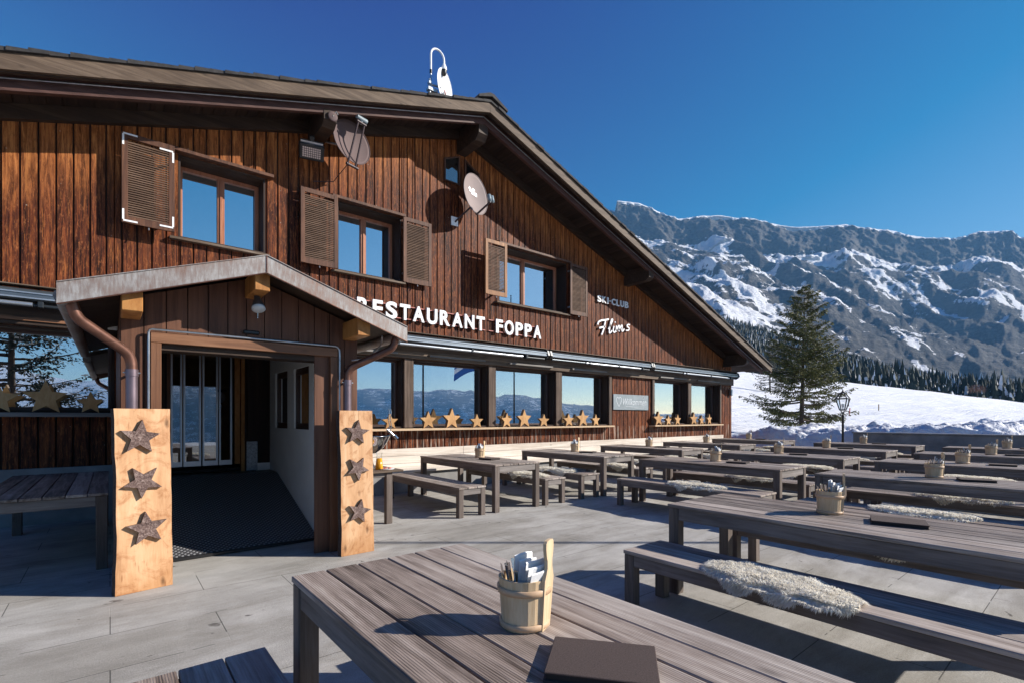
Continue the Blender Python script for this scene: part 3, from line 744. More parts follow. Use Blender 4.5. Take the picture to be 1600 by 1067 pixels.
for (o, mu, lx) in ((openings[0], 1.50, (.70, 2.24)), (openings[1], 4.08, (3.28, 4.80)), (openings[2], 8.46, (7.3, 9.80))):
    w_ = window_unit(*o, .45, M['frame_o'], mu); lintel(w_, lx[0], lx[1], o[3] + .003); sill(w_, o[0] - .12, o[1] + .05, o[2] - .003)
for o in openings[3:10]:
    window_unit(*o, .30, M['frame_d'], fw=.045)
# curtains / blinds inside the right-hand windows
cu = MB()
for x0, x1, z0 in ((14.35, 15.25, 1.3), (16.2, 17.0, 1.3), (13.85, 14.02, 1.3)):
    for k in range(int((x1 - x0) / .06)):
        cu.box(x0 + k * .06, x0 + k * .06 + .052, D + .5 + .02 * (k % 2), D + .52 + .02 * (k % 2), z0, 2.05 if x1 - x0 > .3 else 2.7, M['curtain'])
cu.build('curtain', chalet)
# attic light (two trapezoid panes beside the ridge post)
for (q) in ([(5.79, 6.79), (6.20, 6.79), (6.20, 7.46), (5.79, 7.30)], [(6.34, 6.79), (6.76, 6.79), (6.76, 7.22), (6.34, 7.44)]):
    cx_ = sum(a for a, b in q) / 4; cz_ = sum(b for a, b in q) / 4
    f = MB(); inner = [(cx_ + (a - cx_) * .84, cz_ + (b - cz_) * .90) for a, b in q]
    for k in range(4):
        a, b = q[k], q[(k + 1) % 4]; c, d = inner[(k + 1) % 4], inner[k]
        f.prism([a, b, c, d], D - .05, D - .006, 'Y', M['shutter'])
    w_ = f.build('attic_window', chalet)
    p = MB(); p.add([(a, D - .02, b) for a, b in inner], [(0, 1, 2, 3)], M['glass_d']); p.add([(a, D - .012, b) for a, b in inner], [(0, 1, 2, 3)], M['backing']); p.build('pane', w_)

def shutter(x0, x1, z0, z1, y, mat, brackets=False, rz=0.0, hinge=1):
    s = MB(); t = .04; fw = .075; y0 = y - t
    s.box(x0, x0 + fw, y0, y, z0, z1, mat, bev=.004); s.box(x1 - fw, x1, y0, y, z0, z1, mat, bev=.004)
    s.box(x0 + fw, x1 - fw, y0 + .003, y - .003, z1 - .08, z1, mat); s.box(x0 + fw, x1 - fw, y0 + .003, y - .003, z0, z0 + .10, mat)
    # stand-off brackets to the wall
    for z in (z0 + .2, z1 - .2):
        xx_ = x1 - .04 if hinge > 0 else x0 + .02
        s.box(xx_, xx_ + .02, y, D + .01, z - .02, z + .02, M['metal'])
    s.tube([((x0 + x1) / 2, y - .01, z0), ((x0 + x1) / 2, y - .03, z0 - .05)], .01, 6, M['metal'])
    o = s.build('shutter', chalet)
    lv = MB(); nl = int((z1 - z0 - .20) / .034)
    for k in range(nl):
        z = z0 + .105 + k * .034
        lv.add([(x0 + fw, y0 + .004, z), (x1 - fw, y0 + .004, z), (x1 - fw, y - .006, z + .026), (x0 + fw, y - .006, z + .026), (x0 + fw, y0 + .004, z + .012), (x1 - fw, y0 + .004, z + .012), (x1 - fw, y - .006, z + .036), (x0 + fw, y - .006, z + .036)],
               [(0, 1, 2, 3), (4, 7, 6, 5), (0, 4, 5, 1), (3, 2, 6, 7)], M['louvre'])
    lv.build('louvres', o)
    if brackets:
        b = MB(); yb = y0 - .004; c = .012; ln = .17
        for (cx_, cz_, sx, sz) in ((x0 + .02, z1 - .02, 1, -1), (x1 - .02, z1 - .10, -1, -1), (x0 + .02, z0 + .03, 1, 1), (x1 - .02, z0 + .06, -1, 1)):
            b.box(min(cx_, cx_ + sx * ln), max(cx_, cx_ + sx * ln), yb, y0, cz_ - c, cz_ + c, M['whitep'])
            b.box(cx_ - c, cx_ + c, yb, y0, min(cz_ + sz * c, cz_ + sz * ln), max(cz_ + sz * c, cz_ + sz * ln), M['whitep'])
        b.build('corner_bracket', o)
    return o
shutter(.13, .78, 4.37, 5.71, D - .20, M['shutter'], True)['label'] = 'louvred shutter with pale steel corner brackets'
shutter(2.68, 3.36, 4.31, 5.69, D - .13, M['shutter']); shutter(4.75, 5.42, 4.32, 5.69, D - .08, M['shutter'], hinge=-1)
shutter(6.70, 7.34, 4.34, 5.62, D - .32, M['shutter_o'])['label'] = 'orange-brown louvred shutter standing off the wall'
shutter(9.73, 10.42, 4.31, 5.70, D - .10, M['shutter'], hinge=-1)
# header beam and posts of the ground-floor windows
hb = MB()
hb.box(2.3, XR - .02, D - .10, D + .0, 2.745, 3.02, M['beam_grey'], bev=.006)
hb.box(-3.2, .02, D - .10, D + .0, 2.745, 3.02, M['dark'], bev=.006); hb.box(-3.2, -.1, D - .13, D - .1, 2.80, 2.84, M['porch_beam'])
for a, b in ((2.6, 4.95), (5.0, 7.2), (7.22, 9.4), (9.45, 11.6), (13.6, 15.85), (15.9, 18.1)): hb.box(a + .35, b - .35, D - .16, D - .10, 2.80, 2.84, M['ledge_d'])
hb.build('header_beam', chalet)
for a, b in ((4.80, 5.02), (7.02, 7.24), (9.27, 9.5), (11.47, 11.60), (13.64, 13.77), (15.77, 15.98), (17.99, 18.10)):
    p = MB(); p.box(a + .002, b - .002, D - .05, D + .002, 1.275, 2.744, M['post_grey'], bev=.006); p.build('window_post', chalet)
lg = MB()
lg.box(2.25, 11.50, D - .24, D - .001, 1.215, 1.26, M['ledge'], bev=.006); lg.build('window_ledge', chalet)
lg = MB(); lg.box(13.52, 17.90, D - .24, D - .001, 1.205, 1.25, M['ledge'], bev=.006); lg.build('window_ledge', chalet)
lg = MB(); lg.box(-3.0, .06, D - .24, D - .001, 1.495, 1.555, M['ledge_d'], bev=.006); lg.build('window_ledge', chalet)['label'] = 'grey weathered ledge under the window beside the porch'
# plinth in the shade under the left window
pl = MB(); pl.box(-4, .05, D - .06, D - .004, 0.002, .78, M['wallconc']); pl.box(2.3, XR, D - .04, D - .004, 0.002, .42, M['wallconc']); pl.build('plinth', chalet)
el = MB(); el.box(18.75, 18.87, D - .12, D - .002, 2.35, 2.6, M['metal'], bev=.02); el.build('outlet_box', chalet)

# the air over the valley
hm = bpy.data.materials.new('valley_haze'); hm.use_nodes = True; n_ = hm.node_tree; n_.nodes.clear()
vo_ = n_.nodes.new('ShaderNodeOutputMaterial'); pv = n_.nodes.new('ShaderNodeVolumePrincipled'); pv.inputs['Color'].default_value = (.22, .52, .95, 1); pv.inputs['Density'].default_value = .00011
n_.links.new(pv.outputs[0], vo_.inputs['Volume'])
q = MB(); q.box(-8800, 5000, -8900, 2900, -1200, 1290, hm); hz_ = q.build('haze'); hz_['kind'] = 'stuff'; hz_['label'] = 'thin blue haze over the valley'; hz_['category'] = 'haze'

# ================================================================== PORCH
YP = 5.5
porch = thing('entrance_porch', 'brown boarded entrance porch with a copper-edged gable roof in front of the chalet', 'porch')
PX = 1.13; PSL = .345
def pt(x): return 2.97 - PSL * abs(x - PX)
px_ = MB()
# front wall above and beside the opening: boards
ox0, ox1, oz1 = .36, 1.88, 2.16
x = .07
while x < 2.19:
    a, b = x + .004, min(x + .161, 2.2); x += .165
    cuts = sorted([a, b] + [e for e in (ox0, ox1, PX) if a + .005 < e < b - .005])
    for p, q in zip(cuts[:-1], cuts[1:]):
        z0 = oz1 if (p >= ox0 - 1e-3 and q <= ox1 + 1e-3) else 0.004
        za, zb = pt(p) - .08, pt(q) - .08
        px_.add([(p, YP, z0), (q, YP, z0), (q, YP, zb), (p, YP, za), (p, YP + .02, z0), (q, YP + .02, z0), (q, YP + .02, zb), (p, YP + .02, za)],
                [(0, 1, 2, 3), (0, 3, 7, 4), (1, 5, 6, 2), (0, 4, 5, 1)], M['porch'])
px_.build('front_boarding', porch)
bk = MB()
for a, b, z0 in ((.07, ox0, 0), (ox0, PX, oz1), (PX, ox1, oz1), (ox1, 2.2, 0)):
    bk.prism([(a, z0), (b, z0), (b, pt(b) - .08), (a, pt(a) - .08)], YP + .021, YP + .08, 'Y', M['backing'])
bk.build('front_backing', porch)
fr = MB()
fr.box(.28, .36, YP - .05, YP - .001, .002, 2.155, M['porch_trim'], bev=.004); fr.box(1.88, 1.96, YP - .05, YP - .001, .002, 2.155, M['porch_trim'], bev=.004)
fr.box(.28, 1.96, YP - .05, YP - .001, 2.157, 2.25, M['porch_beam'], bev=.004)
fr.box(.345, .362, YP, YP + .25, .0, 2.16, M['dark_v']); fr.box(1.88, 1.897, YP, YP + .25, .0, 2.16, M['porch_trim']); fr.box(.362, 1.88, YP + .005, YP + .25, 2.10, 2.155, M['dark'])
fr.build('door_frame', porch)
cd = MB(); rr_ = .011; yy = YP - .062
cd.tube([(.265, yy, 1.3), (.265, yy, 2.24), (.272, yy, 2.262), (.29, yy, 2.27), (1.93, yy, 2.27), (1.955, yy, 2.26), (1.972, yy, 2.235), (1.975, yy, 2.2), (1.975, yy, .14), (1.985, yy, .08), (2.03, yy + .02, .04)], rr_, 6, M['metal'])
cd.build('conduit', porch)
pr = MB()
for s_ in (-1, 1):
    xe = PX + s_ * 1.42
    q = [(PX, pt(PX)), (xe, pt(xe)), (xe, pt(xe) - .055), (PX, pt(PX) - .055)]
    pr.prism(q, 5.02, D - .08, 'Y', M['dark'])
    q = [(PX, pt(PX) + .001), (xe, pt(xe) + .001), (xe, pt(xe) + .014), (PX, pt(PX) + .014)]
    pr.prism(q, 5.02, D - .08, 'Y', M['copper'])
rfp = pr.build('porch_roof', porch)
fa = MB()
for s_ in (-1, 1):
    xe = PX + s_ * 1.44
    fa.prism([(PX, pt(PX) + .016), (xe, pt(xe) + .016), (xe, pt(xe) - .145), (PX, pt(PX) - .145)], 4.985, 5.015, 'Y', M['copper'])
    fa.prism([(PX, pt(PX) + .016), (xe, pt(xe) + .016), (xe, pt(xe) + .023), (PX, pt(PX) + .023)], 4.975, 5.06, 'Y', M['copper'])
    fa.tube([(PX + s_ * .005, 4.983, pt(PX) - .147), (xe, 4.983, pt(xe) - .147)], .006, 6, M['pipe'])
    # gutter along the eave
    fa.tube([(xe - s_ * .03, 5.03, pt(xe) - .075), (xe - s_ * .03, D - .1, pt(xe) - .075)], .055, 10, M['copper'])
fa.box(PX - .004, PX + .004, 4.978, 4.984, pt(PX) - .14, pt(PX) + .03, M['pipe'])
fa.build('copper_fascia', porch)
for x, w2, z1, z0 in ((PX - .02, .065, 2.80, 2.66), (.14, .07, 2.40, 2.12), (2.10, .07, 2.40, 2.12)):
    p = MB(); z1 = pt(x) - (.06 if x != PX - .02 else .07)
    z0 = z1 - .22
    p.box(x - w2, x + w2, 5.06, YP + .0, z0, z1 - .03, M['orangewood'], bev=.006); p.build('purlin_end', porch)
# side walls outside
for a, b in ((.07, .10), (2.17, 2.20)):
    sd_ = MB(); zt_ = pt(max(a, .1) if a < 1 else a) - .06; hs = [] if a < 1 else [(7.40, 8.18, 1.25, 2.2), (6.42, 7.2, 1.25, 2.2), (5.80, 6.36, 1.25, 2.2)]
    ys_ = sorted({YP + .08, D - .03} | {h[0] for h in hs} | {h[1] for h in hs})
    for u_, w2_ in zip(ys_[:-1], ys_[1:]):
        hh_ = [h for h in hs if h[0] < w2_ - 1e-4 and h[1] > u_ + 1e-4]
        if hh_: sd_.box(a, b, u_, w2_, .002, 1.25, M['porch']); sd_.box(a, b, u_, w2_, 2.2, zt_, M['porch'])
        else: sd_.box(a, b, u_, w2_, .002, zt_, M['porch'])
    sd_.build('side_boarding', porch)
# white inside wall with three windows
def wall_x(x, y0, y1, z0, z1, holes, mat):
    b = MB(); ys = sorted({y0, y1} | {h[0] for h in holes} | {h[1] for h in holes})
    for a, c in zip(ys[:-1], ys[1:]):
        cut = [h for h in holes if h[0] < c - 1e-4 and h[1] > a + 1e-4]; z = z0
        for h in sorted(cut, key=lambda h: h[2]):
            b.box(x, x + .10, a, c, z, h[2], mat); z = h[3]
        b.box(x, x + .10, a, c, z, z1, mat)
    return b
holes = [(7.46, 8.12, 1.33, 2.16), (6.48, 7.14, 1.33, 2.15), (5.86, 6.30, 1.33, 2.15)]
wall_x(1.96, 5.76, 8.45, .004, 2.75, holes, M['plaster']).build('white_side_wall', porch)
bo = MB(); bo.box(1.90, 1.958, 5.62, 5.86, .002, 2.26, M['plaster'], bev=.004); bo.box(1.93, 1.957, 5.60, 5.62, .002, 2.26, M['alu']); bo.build('open_door_leaf', porch)
for h in holes:
    f = MB(); a, b, c, d = h; x0, x1 = 1.985, 2.035; fw = .05
    f.box(x0, x1, a, a + fw, c, d, M['frame_d']); f.box(x0, x1, b - fw, b, c, d, M['frame_d']); f.box(x0, x1, a + fw, b - fw, c, c + fw * 1.6, M['frame_d']); f.box(x0, x1, a + fw, b - fw, d - fw * 1.6, d, M['frame_d'])
    w_ = f.build('side_window', porch)
    p = MB(); p.add([(2.01, a + fw, c + fw), (2.01, b - fw, c + fw), (2.01, b - fw, d - fw), (2.01, a + fw, d - fw)], [(0, 1, 2, 3)], M['glass_d']); [p.box(2.07 + .01 * (k_ % 2), 2.08 + .01 * (k_ % 2), b - .05 - k_ * .03, b - .022 - k_ * .03, c, d, M['curtain']) for k_ in range(6)]; p.build('pane', w_)
# back wall of the porch with the folding glass door
YB = 8.45; FL = .66
bw = MB()
bw.box(.10, .62, YB, YB + .05, FL, 2.75, M['dark_v']); bw.box(1.60, 2.06, YB, YB + .05, FL, 2.75, M['dark_v']); bw.box(.62, 1.60, YB, YB + .05, 2.50, 2.75, M['dark_v'])
bw.box(.10, .13, YP + .3, YB, .0, 2.75, M['dark_v'])
bw.box(1.63, 1.72, YB - .06, YB - .001, FL, 2.49, M['dark_v'])
bw.box(1.76, 1.955, YB - .03, YB - .001, FL, FL + .12, M['whitep'])
bw.build('back_wall', porch)
cl = MB(); cl.box(.10, 1.955, YP + .26, YB, 2.62, 2.66, M['dark']); cl.build('porch_ceiling', porch)
kp = MB(); kp.box(1.615, 1.765, YB - .075, YB - .0605, FL + .02, FL + .46, M['tread']); kp.build('kick_plate', porch)
dr = MB()
dr.box(.62, .66, YB - .02, YB + .045, FL, 2.49, M['porch_trim']); dr.box(1.55, 1.60, YB - .02, YB + .045, FL, 2.49, M['orangewood']); dr.box(.62, 1.60, YB - .02, YB + .045, 2.455, 2.495, M['orangewood'])
door = dr.build('glass_door', porch)
LX = [(.665, .80), (.815, 1.03), (1.05, 1.245), (1.26, 1.43)]
for a, b in LX:
    f = MB(); z0, z1 = FL + .12, 2.45; fw = .022
    f.box(a, a + fw, YB - .01, YB + .03, z0, z1, M['alu']); f.box(b - fw, b, YB - .01, YB + .03, z0, z1, M['alu']); f.box(a + fw, b - fw, YB - .01, YB + .03, z0, z0 + .07, M['alu']); f.box(a + fw, b - fw, YB - .01, YB + .03, z1 - .02, z1, M['alu'])
    f.add([(a + fw, YB + .01, z0 + .07), (b - fw, YB + .01, z0 + .07), (b - fw, YB + .01, z1 - .02), (a + fw, YB + .01, z1 - .02)], [(0, 1, 2, 3)], M['glass_d'])
    f.build('door_leaf', door)
vb = MB(); vb.box(.5, 1.7, YB + 1.9, YB + 1.95, FL, 2.6, M['orangewood']); vb.box(.3, 1.9, YB + .06, YB + 1.9, FL + .02, FL + .06, M['roomdark'])
vb.box(1.47, 1.54, YB + .02, YB + .04, FL + .12, 2.45, M['orangewood']); vb.box(.3, .34, YB + .06, YB + 1.9, FL, 2.6, M['roomdark']); vb.box(1.86, 1.9, YB + .06, YB + 1.9, FL, 2.6, M['room']); vb.box(.3, 1.9, YB + .06, YB + 1.95, 2.6, 2.64, M['roomdark'])
vb.build('vestibule', porch)
sk = MB()   # carved mask hanging inside, seen through the glass
MM = Matrix.Translation((1.52, YB + 1.86, 1.78)) @ Matrix.Rotation(R(90), 4, 'X')
sk.lathe([(.0, .06), (.06, .05), (.10, .03), (.12, 0)], (0, .08, 0), 14, M['curtain'], MM); sk.lathe([(.0, .08), (.03, .07), (.05, .03), (.06, 0)], (0, -.08, 0), 12, M['curtain'], MM)
sk.box(-.13, .13, .17, .22, 0, .05, M['black'], MM)
sk.build('wall_mask', porch)
# downpipes
def bend(pts, n=6):
    out = [Vector(pts[0])]
    for a, b, c in zip(pts[:-2], pts[1:-1], pts[2:]):
        a, b, c = Vector(a), Vector(b), Vector(c); d = min((b - a).length, (c - b).length) * .42
        p, q = b + (a - b).normalized() * d, b + (c - b).normalized() * d
        for k in range(n + 1):
            t = k / n; out.append(p * (1 - t) ** 2 + b * 2 * t * (1 - t) + q * t * t)
    out.append(Vector(pts[-1])); return out
for i, (xe, xo, xw) in enumerate(((-.235, -.19, .145), (2.50, 2.46, 2.04))):
    dp = MB(); y = 5.12; yw = 5.38
    dp.tube(bend([(xe, y, 2.38), (xe + (xw - xe) * .08, y + .02, 2.26), (xw, yw, 2.02), (xw, yw, 1.80)]), .042, 12, M['pipe'])
    dp.tube([(xw, yw, 1.88), (xw, yw, .02)], .044, 14, M['pipe2']); dp.tube([(xw, yw, 1.90), (xw, yw, 1.84)], .049, 14, M['pipe2'])
    dp.box(xw - .008, xw + .008, yw + .04, YP, 1.865, 1.88, M['metal']); dp.tube([(xw - .06, yw - .01, 1.87), (xw + .06, yw - .01, 1.87)], .008, 6, M['metal'])
    dp.build('downpipe', porch)
wc = MB(); wc.tube(bend([(2.30, 5.05, 2.37), (2.36, 5.2, 2.30), (2.30, 5.4, 2.17), (2.12, 5.46, 2.13)]), .009, 6, M['metal']); wc.build('cable', porch)
# spot lamp and sensor on the porch front
sl = thing('porch_spotlight', 'small grey spotlight lamp with round glass under the porch ridge', 'lamp', (1.12, 5.3, 2.6))
MM = Matrix.Rotation(R(-28), 4, 'X')
q = MB(); q.lathe([(.0, .13), (.028, .12), (.032, .03), (.055, -.03), (.062, -.06)], (0, 0, 0), 18, M['awn'], MM); q.box(-.02, .02, 0, .2, .08, .12, M['black']); q.build('lamp_body', sl)
q = MB(); q.lathe([(.060, -.055), (.062, -.075), (.045, -.088), (.0, -.092)], (0, 0, 0), 18, M['bulb'], MM); q.build('lamp_lens', sl)
q = MB(); q.tube([(0, 0, -.09), (0, .005, -.15)], .005, 6, M['chrome']); q.build('pull_stem', sl)
q = MB(); q.box(-.075, .075, -.03, 0, -.02, .02, M['black'], bev=.01); o = q.build('motion_sensor', None); o.location = (1.10, YP - .001, 2.335); tag(o, 'small black sensor bar above the porch opening', 'sensor')
q = MB(); q.box(-.09, .0, -.04, .0, -.12, .12, M['whitep'], bev=.006); o = q.build('junction_box'); o.location = (.068, 7.4, 2.62); tag(o, 'pale grey electrical box on the side of the porch under the eave', 'electrical box')
# ramp and mat
rp = MB(); rp.prism([(6.12, 0.003), (YB + 1.95, 0.003), (YB + 1.95, FL - .01), (YB - .45, FL - .01), (6.12, .02)], .13, 1.955, 'X', M['concrete']); structure(rp.build('ramp'))
mt = MB()
mt.prism([(6.14, .023), (YB - .46, FL - .007), (YB - .02, FL - .007), (YB - .02, FL + .008), (YB - .46, FL + .008), (6.14, .038)], .36, 1.95, 'X', M['rubber'])
mt.box(.36, 1.95, 6.09, 6.138, .003, .036, M['black'], bev=.004)
tag(mt.build('rubber_mat'), 'black ribbed rubber mat on the ramp inside the porch', 'mat')

# ================================================================== SIGNS
def text_mesh(txt, name, mat, size=1.0, ext=.02, off=.0, parent=None, shear=0, space=1.0):
    c = bpy.data.curves.new(name, 'FONT'); c.body = txt; c.size = size; c.extrude = ext; c.offset = off; c.shear = shear; c.space_character = space; c.resolution_u = 5
    t = bpy.data.objects.new(name + '_tmp', c); col.objects.link(t)
    bpy.context.view_layer.update()
    me = bpy.data.meshes.new_from_object(t.evaluated_get(bpy.context.evaluated_depsgraph_get())); col.objects.unlink(t); bpy.data.objects.remove(t)
    me.materials.clear(); me.materials.append(mat)
    o = bpy.data.objects.new(name, me); col.objects.link(o)
    if parent: o.parent = parent
    return o
def fit(o, x0, x1, z0, z1, y):
    """stand the text up and scale it into the rectangle by editing its mesh"""
    v = [x.co.copy() for x in o.data.vertices]; ax, bx = min(p.x for p in v), max(p.x for p in v); ay, by = min(p.y for p in v), max(p.y for p in v)
    for x in o.data.vertices:
        p = x.co.copy(); x.co = (x0 + (p.x - ax) / (bx - ax) * (x1 - x0), y - p.z, z0 + (p.y - ay) / (by - ay) * (z1 - z0))
    o.data.update()
sg = thing('restaurant_sign', 'white capital letters RESTAURANT FOPPA on red rails above the awning', 'sign')
WID = dict(R=.66, E=.56, S=.64, T=.60, A=.70, U=.66, N=.68, F=.54, O=.74, P=.62)
def word(wd, x0, x1, z0, z1, y, ws=WID, gap=.16, off=.032, parent=None, ext=.02):
    tot = sum(ws.get(c, .62) for c in wd) + gap * (len(wd) - 1); k = (x1 - x0) / tot; x = x0
    for c in wd:
        o = text_mesh(c, 'letter', M['letter'], 1, ext, off, parent); ov = .012 if c in 'OSCU' else 0
        fit(o, x, x + ws.get(c, .62) * k, z0 - ov * (c != 'U') - ov * (c == 'U'), z1 + (ov if c != 'U' else 0), y); x += (ws.get(c, .62) + gap) * k
word('RESTAURANT', 3.77, 6.88, 3.53, 3.86, D - .06, parent=sg); word('FOPPA', 7.22, 8.70, 3.53, 3.86, D - .06, parent=sg)
for z in (3.565, 3.825):
    for a, b in ((3.70, 6.93), (7.03, 8.6)):
        q = MB(); q.box(a, b, D - .035, D - .022, z - .009, z + .009, M['red']); q.build('rail', sg)
sg2 = thing('ski_club_sign', 'small white letters SKI-CLUB high on the gable wall', 'sign')
W2_ = dict(S=.6, K=.62, I=.2, C=.62, L=.5, U=.62, B=.6); W2_['-'] = .22
x = 10.94; k = (12.38 - 10.94) / (sum(W2_[c] for c in 'SKI-CLUB') + .16 * 7)
for c in 'SKI-CLUB':
    wd_ = W2_[c] * k; o = text_mesh(c, 'letter', M['letter'], 1, .015, .02, sg2)
    fit(o, x, x + wd_, 4.84 if c != '-' else 4.925, 5.03 if c != '-' else 4.95, D - .045); x += wd_ + .16 * k
q = MB(); q.box(11.35, 11.85, D - .03, D - .02, 5.0, 5.008, M['red']); q.box(11.35, 11.75, D - .03, D - .02, 4.862, 4.87, M['red']); q.build('rail', sg2)
# slanted script word
def stroke(mb, pts, wdt, y0, y1, mat):
    pts = [Vector((a, b)) for a, b in pts]; n = len(pts); Lf, Rt = [], []
    for i, p in enumerate(pts):
        t = (pts[min(i + 1, n - 1)] - pts[max(i - 1, 0)]).normalized(); nn_ = Vector((-t.y, t.x))
        ww = wdt[i] if isinstance(wdt, list) else wdt
        Lf.append(p + nn_ * ww / 2); Rt.append(p - nn_ * ww / 2)
    for i in range(n - 1):
        mb.prism([tuple(Rt[i]), tuple(Rt[i + 1]), tuple(Lf[i + 1]), tuple(Lf[i])], y0, y1, 'Y', mat)
def sm(pts, n=6):
    out = []; P_ = [Vector(p) for p in pts]; P_ = [P_[0]] + P_ + [P_[-1]]
    for i in range(1, len(P_) - 2):
        for k in range(n):
            t = k / n; a, b, c, d = P_[i - 1:i + 3]
            out.append(tuple(.5 * ((2 * b) + (c - a) * t + (2 * a - 5 * b + 4 * c - d) * t * t + (3 * b - a - 3 * c + d) * t ** 3)))
    out.append(tuple(P_[-2])); return out
fl = thing('script_sign', 'white slanted script lettering Flims below the SKI-CLUB letters', 'sign')
UX, UZ, OX, OZ = 1.70, .34, 10.95, 3.86
def T2(p): return (OX + p[0] * UX, OZ + p[1] * .62 + p[0] * UZ)
letters = {
 'F': [[(.10, .00), (.16, .28), (.20, .62)], [(.0, .50), (.02, .62), (.10, .68), (.20, .68), (.29, .70)], [(.04, .34), (.12, .36), (.20, .37)]],
 'l': [[(.28, .22), (.365, .50), (.395, .66), (.36, .64), (.32, .30), (.305, .06), (.34, .05), (.375, .14)]],
 'i': [[(.43, .34), (.41, .10), (.45, .04), (.49, .14)], [(.46, .50), (.47, .54)]],
 'm': [[(.50, .34), (.49, .04)], [(.49, .10), (.55, .30), (.58, .30), (.57, .04)], [(.57, .10), (.63, .30), (.66, .30), (.65, .08), (.68, .04), (.72, .14)]],
 's': [[(.88, .30), (.82, .32), (.80, .24), (.86, .14), (.84, .04), (.77, .05)]]}
for ch, sts in letters.items():
    q = MB()
    for st in sts: stroke(q, [T2(p) for p in sm(st)], .050 if ch == 'F' else .040, D - .06, D - .03, M['letter'])
    q.build('letter', fl)
# slate with chalk greeting
bbd = thing('slate_board', 'grey slate board with a chalk heart and the word Willkommen on the wall', 'sign')
q = MB(); q.box(11.67, 13.42, D - .045, D - .012, 1.73, 2.20, M['slate'], bev=.004); q.build('slate', bbd)
o = text_mesh('Willkommen', 'chalk_word', M['chalk'], 1, .001, -.004, bbd, shear=.3); fit(o, 12.12, 13.30, 1.88, 2.08, D - .049)
q = MB()
hh = [(11.93 + .12 * math.sin(a) ** 3, 1.99 + .0105 * (13 * math.cos(a) - 5 * math.cos(2 * a) - 2 * math.cos(3 * a) - math.cos(4 * a))) for a in np.linspace(0, 2 * math.pi, 30)]
stroke(q, hh, .012, D - .0475, D - .046, M['chalk']); stroke(q, [(12.25, 1.845), (12.7, 1.825), (13.25, 1.84)], .008, D - .0475, D - .046, M['chalk']); stroke(q, [(12.7, 1.79), (13.0, 1.785), (13.2, 1.80)], .006, D - .0475, D - .046, M['chalk'])
stroke(q, [(13.15 + .06 * math.cos(a), 2.12 + .05 * math.sin(a)) for a in np.linspace(0, 6.2, 14)], .006, D - .0475, D - .046, M['chalk'])
q.build('chalk_drawing', bbd)

# ================================================================== AWNINGS
def awning(x0, x1, label):
    a = thing('awning', label, 'awning', group=None)
    q = MB(); y = D - .02
    q.prism([(D - .10, 3.04), (D - .30, 3.05), (D - .34, 3.09), (D - .335, 3.16), (D - .28, 3.20), (D - .10, 3.24)], x0, x1, 'X', M['awn']); 
    q.box(x0 + .01, x1 - .01, D - .352, D - .342, 3.065, 3.085, M['awn_l']); q.box(x0 + .01, x1 - .01, D - .318, D - .1, 3.243, 3.256, M['beam_grey'])
    q.box(x0 + .01, x1 - .01, D - .350, D - .338, 3.135, 3.15, M['awn_l']); q.build('cassette', a)
    e = MB()
    for xx in (x0, x1): e.prism([(D - .08, 3.0), (D - .30, 3.0), (D - .38, 3.08), (D - .34, 3.20), (D - .25, 3.25), (D - .08, 3.25)], xx - .03, xx + .03, 'X', M['awn_d'])
    e.build('end_cap', a)
    n = max(1, round((x1 - x0) / 4.5)); wd_ = (x1 - x0) / n
    for k in range(n):
        s = x0 + k * wd_; t = MB()
        t.tube([(s + .1, D - .28, 3.0), (s + wd_ * .48, D - .28, 3.0)], .022, 8, M['awn']); t.tube([(s + wd_ * .30, D - .35, 2.985), (s + wd_ * .86, D - .35, 2.985)], .030, 8, M['awn_l'])
        t.tube([(s + wd_ * .5, D - .30, 2.985), (s + wd_ - .1, D - .30, 2.985)], .026, 8, M['awn_d'])
        for g in (.33, .62, .88): t.box(s + wd_ * g - .03, s + wd_ * g + .03, D - .39, D - .25, 2.95, 3.035, M['awn_d'], bev=.008)
        t.build('folding_arm', a)
    return a
awning(2.45, 8.70, 'folded grey awning cassette between the porch and the joint below the upper right window')
awning(8.80, 13.20, 'folded grey awning cassette above the slate board and the fourth big window')
awning(13.30, 18.85, 'folded grey awning cassette at the far right corner of the chalet')
awning(-4.2, -.25, 'folded dark grey awning cassette left of the porch')

# ================================================================== DISHES AND LAMPS
def dish(name, label, c, normal, w_, h_, mat, depth=.09, arm=None, up=(0, 0, 1)):
    """offset dish: local z = boresight, built around c"""
    o = thing(name, label, 'satellite dish', c)
    z = Vector(normal).normalized(); x = Vector(up).cross(z).normalized(); y = z.cross(x)
    Rm = Matrix((x, y, z)).transposed().to_4x4()
    q = MB(); seg = 40; vs = []; rings = 9
    for side in (0, 1):
        for i in range(rings + 1):
            r = i / rings
            for k in range(seg):
                a = 2 * math.pi * k / seg
                vs.append(Rm @ Vector((w_ / 2 * r * math.cos(a), h_ / 2 * r * math.sin(a), depth * (r * r - 1) - side * .012 * (1 if i < rings else .6))))
    fs = []
    for side in (0, 1):
        b = side * (rings + 1) * seg
        for i in range(rings):
            for k in range(seg):
                f = (b + i * seg + k, b + i * seg + (k + 1) % seg, b + (i + 1) * seg + (k + 1) % seg, b + (i + 1) * seg + k); fs.append(f if side == 0 else f[::-1])
    b0 = rings * seg; b1 = (2 * rings + 1) * seg
    fs += [(b0 + k, b0 + (k + 1) % seg, b1 + (k + 1) % seg, b1 + k) for k in range(seg)]
    q.add(vs, fs, mat, True); q.tube([Rm @ Vector((w_ / 2 * math.cos(a), h_ / 2 * math.sin(a), 0)) for a in np.linspace(0, 2 * math.pi, 41)], .008, 6, mat, False)
    q.build('reflector', o)
    return o, Rm
